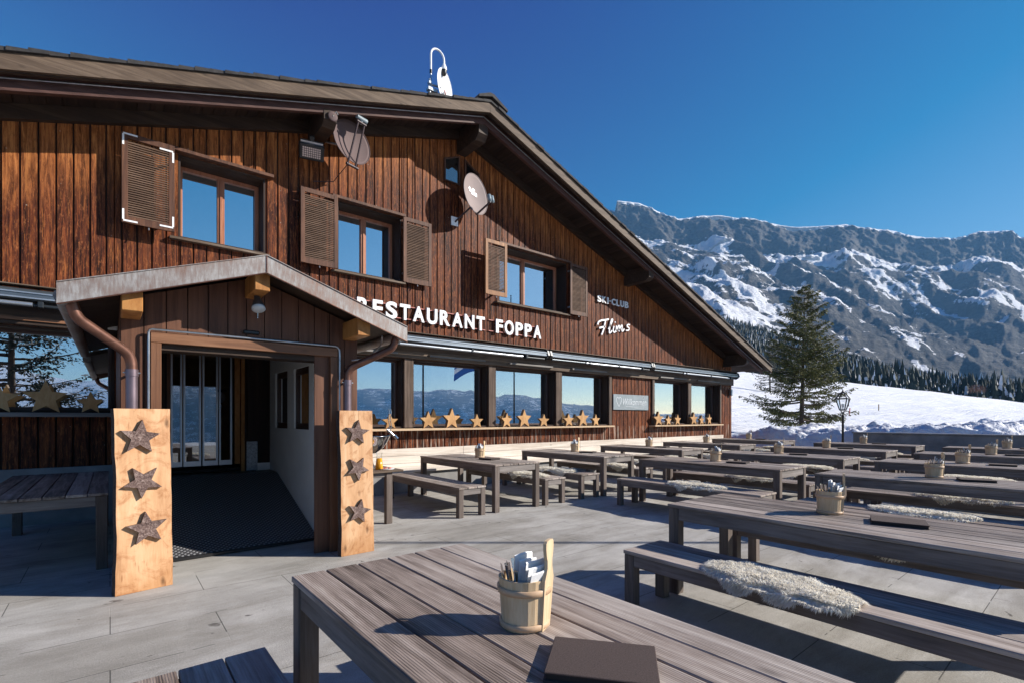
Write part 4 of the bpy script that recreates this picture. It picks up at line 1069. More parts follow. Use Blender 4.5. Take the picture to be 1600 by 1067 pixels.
# brown dish by the left purlin
d1, Rm = dish('satellite_dish', 'brown satellite dish with twin arms hanging below the left roof purlin', (3.46, 8.88, 6.56), (.30, -.95, .06), .82, .76, M['dish'])
q = MB()
for s_ in (-.085, .085):
    a, b = Rm @ Vector((s_ - .02, -.44, -.02)), Rm @ Vector((s_ * .8 + .0, .26, .27)); q.tube([a, b], .018, 8, M['arm'])
q.tube([Rm @ Vector((-.13, -.44, -.03)), Rm @ Vector((.13, -.44, -.03))], .026, 8, M['arm']); q.tube([Rm @ Vector((-.10, .25, .27)), Rm @ Vector((.10, .25, .27))], .022, 8, M['arm'])
q.build('feed_arm', d1)
q = MB(); q.tube([Rm @ Vector((-.10, .33, .27)), Rm @ Vector((.11, .32, .27))], [.035, .05], 12, M['lnb']); q.tube([Rm @ Vector((.0, .29, .27)), Rm @ Vector((.0, .24, .24))], .03, 10, M['lnb']); q.build('receiver', d1)
q = MB(); c = Vector(d1.location); q.tube([Rm @ Vector((0, 0, -.10)), Rm @ Vector((0, 0, -.22)), Vector((3.06, 9.3, 6.62)) - c], .022, 8, M['metal'])
q.tube([Rm @ Vector((-.1, -.45, -.03)), Vector((3.3, 9.42, 5.98)) - c, Vector((2.95, 9.47, 5.9)) - c], .008, 6, M['arm']); q.build('mounting_bracket', d1)
# beige dish right of the attic window
d2, Rm = dish('satellite_dish', 'pale beige satellite dish with a faded print and dark receiver near the gable top', (6.37, 9.06, 6.50), (.22, -.97, .10), .78, .92, M['dish2'])
q = MB(); q.tube([Rm @ Vector((0, -.46, -.03)), Rm @ Vector((.05, -.30, .34))], .022, 8, M['arm']); q.tube([Rm @ Vector((0, -.46, -.03)), Rm @ Vector((0, -.2, -.12))], .02, 8, M['arm']); q.build('feed_arm', d2)
q = MB()
for s_ in (-.045, .05): q.lathe([(.0, .09), (.04, .08), (.048, -.06), (.0, -.08)], (0, 0, 0), 12, M['lnb'], Matrix.Translation(Rm @ Vector((s_ + .05, -.22, .37))) @ Rm @ Matrix.Rotation(R(80), 4, 'X'))
q.tube([Rm @ Vector((.05, -.30, .34)), Rm @ Vector((.05, -.26, .36))], .03, 8, M['chrome']); q.build('receiver', d2)
q = MB(); c = Vector(d2.location)
q.tube([Rm @ Vector((0, -.1, -.1)), Rm @ Vector((0, -.24, -.2)), Vector((6.08, D - .02, 5.93)) - c], .02, 8, M['arm']); q.box(5.98 - c.x, 6.16 - c.x, D - .03 - c.y, D - .012 - c.y, 5.84 - c.z, 6.04 - c.z, M['whitep']); q.build('mounting_bracket', d2)
q = MB()   # worn white print on the reflector
for (a, b, ln) in ((-.16, .10, .17), (-.12, .06, .24), (-.06, .02, .18), (-.02, .13, .08), (-.14, .13, .06)):
    rr0 = lambda x, y: .09 * ((x / .40) ** 2 + (y / .46) ** 2 - 1) + .004
    q.add([Rm @ Vector((x, y, rr0(x, y))) for x, y in ((a, b), (a + ln, b - .02), (a + ln, b + .02), (a, b + .035))], [(0, 1, 2, 3)], M['whitep'])
q.build('faded_print', d2)
# white dish on the roof
d3, Rm = dish('satellite_dish', 'white satellite dish with a small red badge on top of the roof', (5.52, 9.0, 8.52), (.42, -.90, .05), .56, .74, M['whitep'], .07)
q = MB(); q.lathe([(.045, 0), (.045, .01), (.0, .012)], (.0, -.12, .0), 14, M['red'], Rm); q.lathe([(.03, .012), (.03, .014), (.018, .014)], (.0, -.12, .0), 14, M['whitep'], Rm); q.tube([Rm @ Vector((0, -.12, -.05)), Rm @ Vector((0, -.12, .0))], .02, 8, M['metal']); q.build('badge', d3)
q = MB(); c = Vector(d3.location); q.box(-.42, -.20, -.05, .05, -.24, -.18, M['metal']); q.box(-.40, -.34, -.04, .04, -.10, -.05, M['metal']); q.tube([(-.37, 0, -.7), (-.37, 0, .0)], .028, 8, M['metal']); q.tube([(-.37, 0, -.1), (-.1, 0, -.06)], .02, 6, M['metal']); q.build('mast_clamp', d3)
cm = thing('camera_mast', 'white curved mast with a hanging dome camera on the roof', 'camera', (5.18, 9.0, 8.0))
q = MB(); arc = [(.16 - .16 * math.cos(a), 0, 1.06 + .17 * math.sin(a)) for a in np.linspace(0, math.pi, 12)]
q.tube([(0, 0, .72)] + arc + [(.32, 0, .98)], .021, 10, M['whitep']); q.tube([(0, 0, .1), (-.0, 0, .72)], .018, 8, M['metal']); q.tube([(0, 0, .66), (0, 0, .73)], .028, 8, M['black']); q.build('mast', cm)
q = MB(); q.lathe([(.0, 1.0), (.03, .99), (.055, .93), (.062, .88), (.062, .86)], (.32, 0, 0), 18, M['whitep']); q.build('camera_housing', cm)
q = MB(); q.lathe([(.056, .86), (.054, .80), (.035, .75), (.0, .735)], (.32, 0, 0), 18, M['black']); q.build('camera_dome', cm)
# flood light on the purlin
fld = thing('flood_light', 'black square flood light hanging under the left roof purlin', 'lamp', (2.80, 9.1, 6.25))
MM = Matrix.Rotation(R(-14), 4, 'Z') @ Matrix.Rotation(R(38), 4, 'X') @ Matrix.Scale(1.22, 4)
q = MB(); q.box(-.17, .17, -.06, .06, -.11, .11, M['black'], MM, .015); q.box(-.03, .03, .0, .1, .10, .2, M['black'], MM); q.box(-.15, .15, -.02, .07, .11, .135, M['metal'], MM)
q.tube([(0, 0, .1), (.05, .05, .22)], .02, 6, M['black']); q.build('lamp_housing', fld)
q = MB()
for i in range(9):
    for k in range(5): q.box(-.125 + i * .028, -.104 + i * .028, -.066, -.06, -.07 + k * .028, -.05 + k * .028, M['chrome_d'], MM)
q.build('reflector_grid', fld)
q = MB(); MM = Matrix.Translation((2.99, 8.575, 6.70)) @ Matrix.Rotation(R(90), 4, 'X')
q.lathe([(.0, .0), (.085, .0), (.085, .02), (.07, .028), (.0, .03)], (0, 0, 0), 20, M['dish'], MM); q.lathe([(.0, .03), (.012, .03), (.010, .04), (.0, .042)], (0, 0, 0), 8, M['chrome'], MM)
q.tube([(3.02, 8.56, 6.75), (3.05, 8.55, 6.80), (3.08, 8.56, 6.76)], .008, 6, M['metal'])
tag(q.build('round_cap'), 'round brown metal cap on the end of the left roof purlin', 'cover')

# ================================================================== STARS
def star_poly(r, ri=.42, rot=0, jit=0):
    return [((r if k % 2 == 0 else r * ri) * math.sin(math.pi * k / 5 + rot) * (1 + random.uniform(-jit, jit)), (r if k % 2 == 0 else r * ri) * math.cos(math.pi * k / 5 + rot) * (1 + random.uniform(-jit, jit))) for k in range(10)]
def ledge_star(x, z, h, y, rz, label, group):
    r = h / 1.809; q = MB(); poly = star_poly(r, .44, random.uniform(-.04, .04), .03)
    zmin = min(b for a, b in poly)
    q.prism([(a, b - zmin) for a, b in poly], -.04, .05, 'Y', M['star'], side=M['star_side'])
    o = q.build('wooden_star'); o.location = (x, y, z); o.rotation_euler = (0, 0, rz); tag(o, label, 'star', group)
ordn = ['first', 'second', 'third', 'fourth', 'fifth', 'sixth', 'seventh', 'eighth', 'ninth', 'tenth', 'eleventh', 'twelfth', 'thirteenth', 'fourteenth', 'fifteenth', 'sixteenth']
sx = [(4.43, .31), (5.31, .36), (5.90, .44), (6.59, .32), (7.47, .35), (8.04, .44), (8.71, .32), (9.63, .35), (10.19, .45), (10.73, .34), (13.80, .44), (14.36, .33), (14.90, .37), (15.93, .42), (16.44, .33), (16.97, .38)]
where = ['small wooden star at the right edge of the window next to the porch', 'medium wooden star at the left of the window with the flag reflection', 'large wooden star in the middle of the window with the flag reflection', 'small wooden star at the right of the window with the flag reflection',
         'medium wooden star at the left of the third big window', 'large wooden star in the middle of the third big window', 'small wooden star at the right of the third big window',
         'medium wooden star at the left of the window beside the slate board', 'large wooden star in the middle of the window beside the slate board', 'small wooden star at the right of the window beside the slate board',
         'large wooden star just right of the slate board on the far ledge', 'small wooden star between two larger ones on the far ledge', 'medium wooden star at the right of the window after the slate board', 'large wooden star at the left of the last window', 'small wooden star in the middle of the last window', 'medium wooden star at the right of the last window']
for (x, h), lb in zip(sx, where): ledge_star(x, 1.26 if x < 12 else 1.25, h, D - .14, random.uniform(-.12, .12), lb, 'wooden stars on the window ledges')
for x, h, lb in ((-1.16, .40, 'wooden star cut by the left picture edge on the grey ledge'), (-.69, .44, 'large wooden star in the middle of the grey ledge left of the porch'), (-.22, .30, 'small wooden star next to the porch on the grey ledge')):
    ledge_star(x, 1.556, h, D - .14, .1, lb, 'wooden stars on the window ledges')

# ================================================================== STAR PLANKS
def star_plank(base, wid, hgt, rz, lean, stars, label):
    o = thing('star_plank', label, 'wooden board', base, rz)
    Mx = Matrix.Rotation(-lean, 4, 'X')
    q = MB(); n = 16; T = .05; Lp, Rp = [], []
    for i in range(n + 1):
        z = hgt * i / n; Lp.append((-wid / 2 + .010 * fbm(z * 2.2, base[0], 1, 4) + .01 * math.sin(z * 2), z)); Rp.append((wid / 2 + .008 * fbm(z * 2, 5, base[0], 4), z))
    vs = []; fs = []
    for (l, r) in zip(Lp, Rp):
        vs += [Mx @ Vector((l[0] - .012, 0 + .012, l[1])), Mx @ Vector((l[0], -T, l[1])), Mx @ Vector((r[0], -T, r[1])), Mx @ Vector((r[0] + .006, 0, r[1]))]
    for i in range(n):
        b = i * 4; c = b + 4; fs += [(b + 1, b + 2, c + 2, c + 1), (b + 3, b, c, c + 3)]
    fs += [(0, 3, 2, 1), (n * 4, n * 4 + 1, n * 4 + 2, n * 4 + 3)]
    q.add(vs, fs, M['plank'])
    q.add(vs, [(i * 4, i * 4 + 1, i * 4 + 5, i * 4 + 4) for i in range(n)] + [(i * 4 + 2, i * 4 + 3, i * 4 + 7, i * 4 + 6) for i in range(n)], M['bark'])
    q.build('board', o)
    for (sx_, sz, r, rot) in stars:
        s = MB(); poly = star_poly(r, .43, rot, .05)
        s.prism([(sx_ + a, sz + b) for a, b in poly], -T - .038, -T + .004, 'Y', M['bark_face'], Mx, side=M['star_side']); s.build('star', o)
    return o
star_plank((.225, 5.30, .0), .40, 1.56, .16, R(3), [(-.025, 1.31, .150, .10), (-.01, .93, .145, .62 + .1), (.015, .53, .150, -.08)], 'tall light board with three bark stars leaning left of the porch opening')
star_plank((2.09, 5.25, .0), .37, 1.56, .02, R(2), [(.0, 1.32, .135, .12), (.0, .93, .13, .55), (.01, .46, .135, .22)], 'tall light board with three bark stars leaning right of the porch opening')

# ================================================================== TABLES AND BENCHES
def frame_parts(o, W, Ln, H, top, lw, ap, nk, deck):
    """slatted top along y, corner legs, aprons; local origin = near-left corner on the ground"""
    pw = W / nk; q = MB()
    for k in range(nk):
        q.box(k * pw + .0035, (k + 1) * pw - .0035, random.uniform(-.003, .002), Ln + random.uniform(-.002, .003), H - top, H + random.uniform(-.0012, .0008), deck, bev=.004)
    q.build('table_top' if H > .6 else 'seat', o)
    e = .008
    for (a, b) in ((e, e), (W - lw - e, e), (e, Ln - lw - e), (W - lw - e, Ln - lw - e)):
        l = MB(); l.box(a, a + lw, b, b + lw, 0, H - top - .001, M['leg'], bev=.005); l.build('leg', o)
    l = MB(); z0, z1 = H - top - ap, H - top - .002; t = .04; s = .006 + e
    l.box(s, s + t, lw + e, Ln - lw - e, z0, z1, M['apron_y'], bev=.004); l.box(W - s - t, W - s, lw + e, Ln - lw - e, z0, z1, M['apron_y'], bev=.004)
    l.box(lw + e, W - lw - e, s, s + t, z0, z1, M['apron_x'], bev=.004); l.box(lw + e, W - lw - e, Ln - s - t, Ln - s, z0, z1, M['apron_x'], bev=.004)
    l.box(lw + .1, W - lw - .1, Ln / 2 - .03, Ln / 2 + .03, z0 + .02, z1 - .001, M['apron_x'])
    l.build('frame_rail', o)
TW, TL = .95, 2.4; BW, BL = .50, 2.4
table0 = thing('slatted_table', '', 'table', (0, 0, 0)); frame_parts(table0, TW, TL, .75, .028, .09, .10, 6, M['table'])
bench0 = thing('slatted_bench', '', 'bench', (0, 0, 0)); frame_parts(bench0, BW, BL, .45, .028, .085, .09, 3, M['bench'])

# ---- bucket with cutlery
bucket0 = thing('cutlery_bucket', '', 'bucket', (0, 0, 0))
def make_bucket(o):
    q = MB(); ns = 22; H = .175; r0, r1, t = .080, .092, .009
    for k in range(ns):
        a0 = 2 * math.pi * (k + .006) / ns; a1 = 2 * math.pi * (k + .994) / ns
        if k in (20, 21, 0): continue
        vs = []
        for (r, z) in ((r0, 0), (r1, H), (r1 - t, H), (r0 - t, 0)):
            for a in (a0, a1): vs.append((r * math.cos(a), r * math.sin(a), z))
        q.add(vs, [(0, 1, 3, 2), (2, 3, 5, 4), (4, 5, 7, 6), (0, 2, 4, 6), (1, 7, 5, 3)], M['bucketwood'])
    q.lathe([(.0, .012), (r0 - t * .5, .012)], (0, 0, 0), 22, M['bucketwood'])
    q.build('staves', o)
    h = MB()      # tall handle stave with a waist
    prof = [(0, .034), (.175, .040), (.195, .030), (.215, .022), (.24, .022), (.26, .030), (.285, .034), (.300, .033), (.308, .024), (.310, .0)]
    prof = [(z, w_) for z, w_ in prof]
    pts = [(w_, z) for z, w_ in prof] + [(-w_, z) for z, w_ in prof[::-1][1:]]
    vs = []
    aa = 2 * math.pi * (21.5) / ns * 1.0; ca, sa = math.cos(aa), math.sin(aa)
    for d in (0, .012):
        for (w_, z) in pts:
            r = r0 + (r1 - r0) * min(1.2, z / H) - d + .003; vs.append((r * ca - w_ * sa * 1.0, r * sa + w_ * ca, z))
    n = len(pts); h.add(vs, [list(range(n)), list(range(n, 2 * n))[::-1]] + [(i, i + n, (i + 1) % n + n, (i + 1) % n) for i in range(n)], M['bucketwood']); h.build('handle_stave', o)
    for z0, z1 in ((.122, .146), (.004, .026)):
        p = MB(); f = lambda z: r0 + (r1 - r0) * z / H + .0015
        p.lathe([(f(z0) , z0), (f(z0) + .006, z0 + .002), (f(z1) + .006, z1 - .002), (f(z1), z1)], (0, 0, 0), 32, M['hoop']); p.build('hoop', o)
    p = MB(); p.box(-.075, .075, -.004, .004, .012, .160, M['bucketwood'], Matrix.Rotation(R(60), 4, 'Z')); p.build('divider', o)
    for k in range(9):
        a = R(150 + k * 13 + random.uniform(-4, 4)); r = .030 + .03 * (k % 2); l = MB()
        b = Vector((r * math.cos(a) * .8, r * math.sin(a) * .8, .03)); tdir = Vector((.20 * math.cos(a), .20 * math.sin(a), 1)).normalized(); e = b + tdir * random.uniform(.175, .20)
        s = tdir.cross(Vector((math.cos(a), math.sin(a), 0))).normalized()
        pts_ = [b, b + tdir * .08, e - tdir * .04, e]; ws = [.003, .003, .006, .0075]
        nrm = Vector((math.cos(a), math.sin(a), 0)); vs = []
        for p_, w_ in zip(pts_, ws): vs += [p_ - s * w_ - nrm * .0012, p_ + s * w_ - nrm * .0012, p_ + s * w_ * .8 + nrm * .0015, p_ - s * w_ * .8 + nrm * .0015]
        fs = []
        for i in range(3):
            c = i * 4; fs += [(c + j, c + (j + 1) % 4, c + 4 + (j + 1) % 4, c + 4 + j) for j in range(4)]
        fs.append((12, 13, 14, 15)); l.add(vs, fs, M['chrome']); l.build('cutlery', o)
    for k in range(6):
        l = MB(); MM = Matrix.Rotation(R(-30), 4, 'Z') @ Matrix.Translation((.022 + k * .0075 - .02, -.012 + k * .002, 0)) @ Matrix.Rotation(R(2 + k * 2.2), 4, 'Y')
        H2 = .256 - .012 * (k % 3) - .004 * k
        vs = []
        for j in range(5):
            yv = -.044 + j * .022; bow = .004 * math.sin(j * 1.3 + k)
            vs += [(bow - .002, yv, .03), (bow + .0015, yv, .03), (bow - .002, yv, H2 + .004 * math.sin(j + k)), (bow + .0015, yv, H2 - .004 + .004 * math.sin(j + k))]
        vs = [MM @ Vector(v) for v in vs]; fs = []
        for j in range(4):
            c = j * 4; fs += [(c, c + 4, c + 6, c + 2), (c + 1, c + 3, c + 7, c + 5), (c + 2, c + 6, c + 7, c + 3)]
        l.add(vs, fs, M['paper']); l.build('napkin', o)
make_bucket(bucket0)
menu0 = thing('menu_folder', '', 'menu', (0, 0, 0))
q = MB(); q.box(-.155, .155, -.115, .115, .0215, .027, M['menu'], bev=.002); q.build('cover', menu0)
q = MB(); q.box(-.150, .150, -.110, .112, .0045, .021, M['menu_e']); q.build('pages', menu0)
q = MB(); q.box(-.158, .152, -.118, .112, 0, .004, M['menu']); q.build('back_cover', menu0)

# ---- sheepskin draped over a bench
def make_skin(name, seed, nf, wid=.325, ln=.92, hero=False):
    rnd = random.Random(seed); nu, nv = 20, 36; q = MB(); grid = []
    def out(v):  # half width of the hide along its length
        t = v * 2 - 1; return .5 * (1 - abs(t) ** 5) ** .5 * (1 + .16 * math.sin(v * 9 + seed) + .07 * math.sin(v * 23 + seed * 2)) * (1.05 - .12 * math.cos(v * 6.28 * 2))
    def pos(u, v):
        x = (u - .5) * 2 * wid * out(v) * 1.12 - .05 - (.10 * max(0, .45 - v)); y = (v - .5) * ln + .02 * math.sin(u * 7 + seed)
        z = .024 * (1 - (2 * u - 1) ** 4) * (1 - (2 * v - 1) ** 6) + .006 + .012 * fbm(x * 9, y * 9, seed, 3)
        e = -BW / 2 + .02
        if x < e: d = e - x; z -= d * .95; x = e - .03 - d * .12       # hangs over the left edge
        e2 = BW / 2 - .02
        if x > e2: d = x - e2; z -= d * .9; x = e2 + .02 + d * .1
        return Vector((x, y, z))
    for i in range(nv + 1):
        for j in range(nu + 1): grid.append(pos(j / nu, i / nv))
    q.add(grid, [(i * (nu + 1) + j, i * (nu + 1) + j + 1, (i + 1) * (nu + 1) + j + 1, (i + 1) * (nu + 1) + j) for i in range(nv) for j in range(nu)], M['skin'], True)
    for k in range(nf):
        u, v = rnd.random(), rnd.random(); edge = max(abs(u - .5), abs(v - .5)) > .44
        if rnd.random() < .14: u = rnd.choice((0, 1)) + rnd.uniform(-.02, .02); u = min(1, max(0, u))
        p = pos(u, v); g = .5
        n_ = (pos(min(1, u + .02), v) - pos(max(0, u - .02), v)).cross(pos(u, min(1, v + .02)) - pos(u, max(0, v - .02)))
        n_ = n_.normalized() if n_.length > 1e-9 else Vector((0, 0, 1))
        fl_ = Vector((math.sin(p.y * 17 + seed) * .6 - .35, math.cos(p.x * 21 + p.y * 7) * .8, 0)) + Vector((rnd.gauss(0, .45), rnd.gauss(0, .45), 0))
        if u < .08: fl_ += Vector((-.4, 0, -1.2))
        if u > .92: fl_ += Vector((.6, 0, -.4))
        ln_ = rnd.uniform(.026, .050); d1_ = (n_ * .9 + fl_ * .7).normalized() * ln_ * .55; d2_ = (n_ * .1 + fl_ * 1.1 + Vector((0, 0, -.25))).normalized() * ln_ * .6
        s = d1_.cross(Vector((rnd.gauss(0, 1), rnd.gauss(0, 1), rnd.gauss(0, 1)))).normalized() * rnd.uniform(.0016, .0032) * (1 if nf > 5000 else 1.9)
        q.add([p - s, p + s, p + d1_ + s * .8, p + d1_ - s * .8, p + d1_ + d2_], [(0, 1, 2, 3), (3, 2, 4)], M['fur'])
    o = q.build(name); col.objects.unlink(o); return o
skin_hero = make_skin('sheepskin', 3, 22000); skins = [make_skin('sheepskin', s, 5000) for s in (5, 9)]
used_hero = [False]
def place_skin(x, y, rz, label, hero=False, k=0):
    src = skin_hero if hero else skins[k % 2]
    o = src.copy(); o.name = 'sheepskin'; col.objects.link(o); o.location = (x, y, .452); o.rotation_euler = (0, 0, rz)
    tag(o, label, 'sheepskin', 'sheepskins on the benches')

rowname = {'F': 'front row', 'M': 'middle row', 'B': 'row along the wall'}
TABS = [('F', 1, .65, .0), ('F', 2, 3.67, .0), ('F', 3, 7.16, .08), ('F', 4, 9.98, .15), ('F', 5, 12.95, .22), ('F', 6, 16.05, .28),
        ('M', 1, 7.28, 2.95), ('M', 2, 10.02, 3.0), ('M', 3, 12.95, 3.08), ('M', 4, 16.10, 3.2),
        ('B', 1, 4.63, 6.07), ('B', 2, 7.22, 6.08), ('B', 3, 10.08, 6.2), ('B', 4, 13.14, 6.35), ('B', 5, 16.5, 6.6)]
extra_t = {('F', 1): 'nearest slatted grey table, filling the bottom of the view', ('F', 2): 'second grey table of the front row, at the right edge of the view', ('B', 1): 'slatted grey table nearest the porch in the row along the wall'}
BK = {('F', 1): (1.136, 1.318), ('F', 2): (4.27, 1.37), ('B', 1): (5.30, 7.42)}
MN = {('F', 1): (1.115, .944, R(-52)), ('F', 2): (4.20, .93, R(-74))}
firstT = [True]; SK = {}
for (rw, i, x, y) in TABS:
    key = (rw, i); nm = f'{ordn[i-1]} table of the {rowname[rw]}'
    t = table0 if firstT[0] else copy_tree(table0); setat(t, (x, y, 0), random.uniform(-.012, .012) if i > 2 else random.uniform(-.004, .004), extra_t.get(key, f'weathered grey slatted table, the {ordn[i-1]} of the {rowname[rw]}')); t['group'] = 'slatted tables on the terrace'
    bx, by = BK.get(key, (x + .62 + random.uniform(-.04, .04), y + 1.33 + random.uniform(-.04, .04)))
    b = bucket0 if firstT[0] else copy_tree(bucket0); setat(b, (bx, by, .7505), R(-55) + random.uniform(-.12, .12), f'wooden cutlery bucket with napkins on the {nm}'); b['group'] = 'cutlery buckets on the tables'
    mx, my, mr = MN.get(key, (x + .56 + random.uniform(-.03, .03), y + .92 + random.uniform(-.05, .05), R(-75 + random.uniform(-8, 8))))
    mn_ = menu0 if firstT[0] else copy_tree(menu0); setat(mn_, (mx, my, .7505), mr, f'dark brown menu folder on the {nm}'); mn_['group'] = 'menu folders on the tables'
    for side in ('left', 'right'):
        bxx = x - .60 if side == 'left' else x + TW + .10
        if key == ('B', 1) and side == 'left': bxx = x - .68
        be = bench0 if (firstT[0] and side == 'left') else copy_tree(bench0)
        setat(be, (bxx + random.uniform(-.01, .01), y + random.uniform(-.02, .03), 0), random.uniform(-.02, .02) if i > 1 else 0, f'grey slatted bench on the {side} of the {nm}'); be['group'] = 'slatted benches on the terrace'
        if (key, side) in ((('B', 1), 'left'), (('F', 1), 'left')): continue
        yy = y + {'F': 1.25, 'M': 1.0, 'B': .75}[rw] + random.uniform(-.12, .12)
        if key == ('F', 1): yy = .78
        place_skin(bxx + BW / 2 - (.07 if key == ('F', 2) and side == 'left' else 0), yy, random.uniform(-.12, .12), f'cream sheepskin on the {side} bench of the {nm}', key == ('F', 2) and side == 'left', i)
    firstT[0] = False
# table at the far left and the serving table
t = copy_tree(table0); setat(t, (-.96, 6.25, 0), 0, 'dark slatted table in the shade left of the porch'); t.scale = (1, 1.07, 1); t['group'] = 'slatted tables on the terrace'
st = thing('serving_table', 'grey wooden serving table with a steel bowl, right of the porch', 'table', (2.36, 6.38, 0))
q = MB(); q.box(-.05, .86, -.02, .80, .722, .752, M['beam_grey'], bev=.004); q.build('table_top', st)
for a, b in ((0, .02), (.62, .02), (0, .70), (.62, .70)):
    q = MB(); q.box(a, a + .09, b, b + .08, 0, .721, M['leg'], bev=.004); q.build('leg', st)
q = MB(); q.box(.09, .62, .04, .07, .66, .72, M['apron_x']); q.box(.02, .05, .1, .7, .66, .72, M['apron_y']); q.build('frame_rail', st)
bw_ = thing('steel_bowl', 'large round stainless steel bowl on the serving table', 'bowl', (2.96, 6.95, .7525))
q = MB(); q.lathe([(.0, .20), (.10, .21), (.20, .28), (.27, .38), (.30, .455), (.315, .462), (.30, .468), (.26, .39), (.19, .30), (.1, .235), (.0, .225)], (0, 0, 0), 36, M['chrome']); q.build('bowl', bw_)
q = MB(); q.tube([(-.02, 0, .0), (-.02, 0, .21)], [.10, .04], 20, M['chrome']); q.build('foot', bw_)
q = MB()
for s_ in (0, .03):
    pts_ = [(.24 + s_ + .01 * math.sin(k * 1.6), -.16, .86 - k * .05) for k in range(8)]; q.tube(pts_, .006, 6, M['chrome'])
q.tube([(.20, -.18, .56), (.33, -.2, .44)], .017, 8, M['chrome']); q.tube([(.31, -.2, .47), (.35, -.22, .42)], .022, 8, M['chrome']); q.build('tap', bw_)
jc = thing('juice_carafe', 'glass carafe of orange juice on the serving table', 'carafe', (2.94, 6.55, .7525))
q = MB(); q.lathe([(.0, .003), (.055, .003), (.048, .06), (.038, .16), (.0, .16)], (0, 0, 0), 20, M['juice']); q.build('juice', jc)
q = MB(); q.lathe([(.059, .0), (.052, .07), (.041, .17), (.036, .20), (.045, .24)], (0, 0, 0), 20, M['glass_c']); q.build('carafe_glass', jc)
q = MB(); q.lathe([(.0, .0), (.09, .0), (.11, .012), (.105, .014), (.088, .006), (.0, .006)], (0, 0, 0), 24, M['whitep'])
for k in range(5): q.lathe([(0, .008), (.02, .014), (.022, .022), (.0, .032)], (.05 * math.cos(k * 1.26), .05 * math.sin(k * 1.26), 0), 10, M['red'])
o = q.build('snack_plate'); o.location = (3.04, 6.52, .7525); tag(o, 'small white plate with reddish snacks beside the juice carafe', 'plate')

# white bench along the wall
wb = thing('wall_bench', 'long pale wooden bench with a boarded back along the chalet wall', 'bench')
q = MB()
for k in range(3):
    z = .845 - .155 * (k + 1); x = 2.35
    while x < 18.1:
        x2 = min(x + 3.9, 18.12); q.box(x + .002, x2 - .002, D - .115, D - .055, z + .002, z + .151, M['whitewood'], bev=.003); x = x2
q.build('backrest', wb)
q = MB()
for k in range(3):
    x = 2.6
    while x < 18.1:
        x2 = min(x + 3.9, 18.12); q.box(x + .002, x2 - .002, D - .72 + k * .2, D - .72 + k * .2 + .195, .405, .445, M['whitewood'], bev=.003); x = x2
q.build('seat', wb)
q = MB(); q.box(2.6, 18.1, D - .64, D - .60, .003, .403, M['wallconc']); q.build('base', wb)

# ================================================================== EDGE WALL, LAMP, HUT, POLES
ew = MB(); ew.box(18.60, 18.85, -9, 5.30, .002, .985, M['wallconc'], bev=.01); ew.box(18.57, 18.88, -9, 5.33, .988, 1.03, M['wallconc'], bev=.006)
tag(ew.build('concrete_parapet'), 'low grey concrete wall closing the terrace on the right', 'wall')
lp = thing('lantern_post', 'black old-style lantern post between the wall and the spruce', 'street lamp', (19.32, 5.80, 0))
q = MB(); q.lathe([(.09, 0), (.09, .06), (.06, .10), (.05, .30), (.038, .34), (.034, 1.50), (.045, 1.52), (.045, 1.56), (.02, 1.60), (.02, 1.68)], (0, 0, 0), 14, M['black']); q.build('post', lp)
q = MB(); z0, z1, z2, z3 = 1.76, 2.14, 2.2, 2.34; a, b = .075, .165
C4 = [(-1, -1), (1, -1), (1, 1), (-1, 1)]
for (sx_, sy) in C4:
    q.tube([(sx_ * a, sy * a, z0), (sx_ * b, sy * b, z1)], .019, 5, M['black']); q.tube([(sx_ * b, sy * b, z1), (sx_ * .05, sy * .05, z3)], .019, 5, M['black']); q.tube([(sx_ * a * .9, sy * a * .9, z0), (0, 0, 1.60)], .010, 5, M['black'])
for zz, rr0 in ((z0, a), (z1, b), (z3, .05)):
    for k in range(4): q.tube([(C4[k][0] * rr0, C4[k][1] * rr0, zz), (C4[(k + 1) % 4][0] * rr0, C4[(k + 1) % 4][1] * rr0, zz)], .018, 5, M['black'])
q.lathe([(.05, z3), (.06, z3 + .02), (.03, z3 + .05), (.015, z3 + .10), (.0, z3 + .11)], (0, 0, 0), 8, M['black']); lf = q.build('lantern_frame', lp)
q = MB()
for k in range(4):
    c, d = C4[k], C4[(k + 1) % 4]; q.add([(c[0] * a, c[1] * a, z0), (d[0] * a, d[1] * a, z0), (d[0] * b, d[1] * b, z1), (c[0] * b, c[1] * b, z1)], [(0, 1, 2, 3)], M['glass_c'])
q.build('lantern_glass', lp)
q = MB(); q.lathe([(.0, 1.98), (.035, 1.96), (.05, 1.92), (.035, 1.87), (.015, 1.84), (.015, 1.72)], (0, 0, 0), 12, M['whitep']); q.build('bulb', lp)

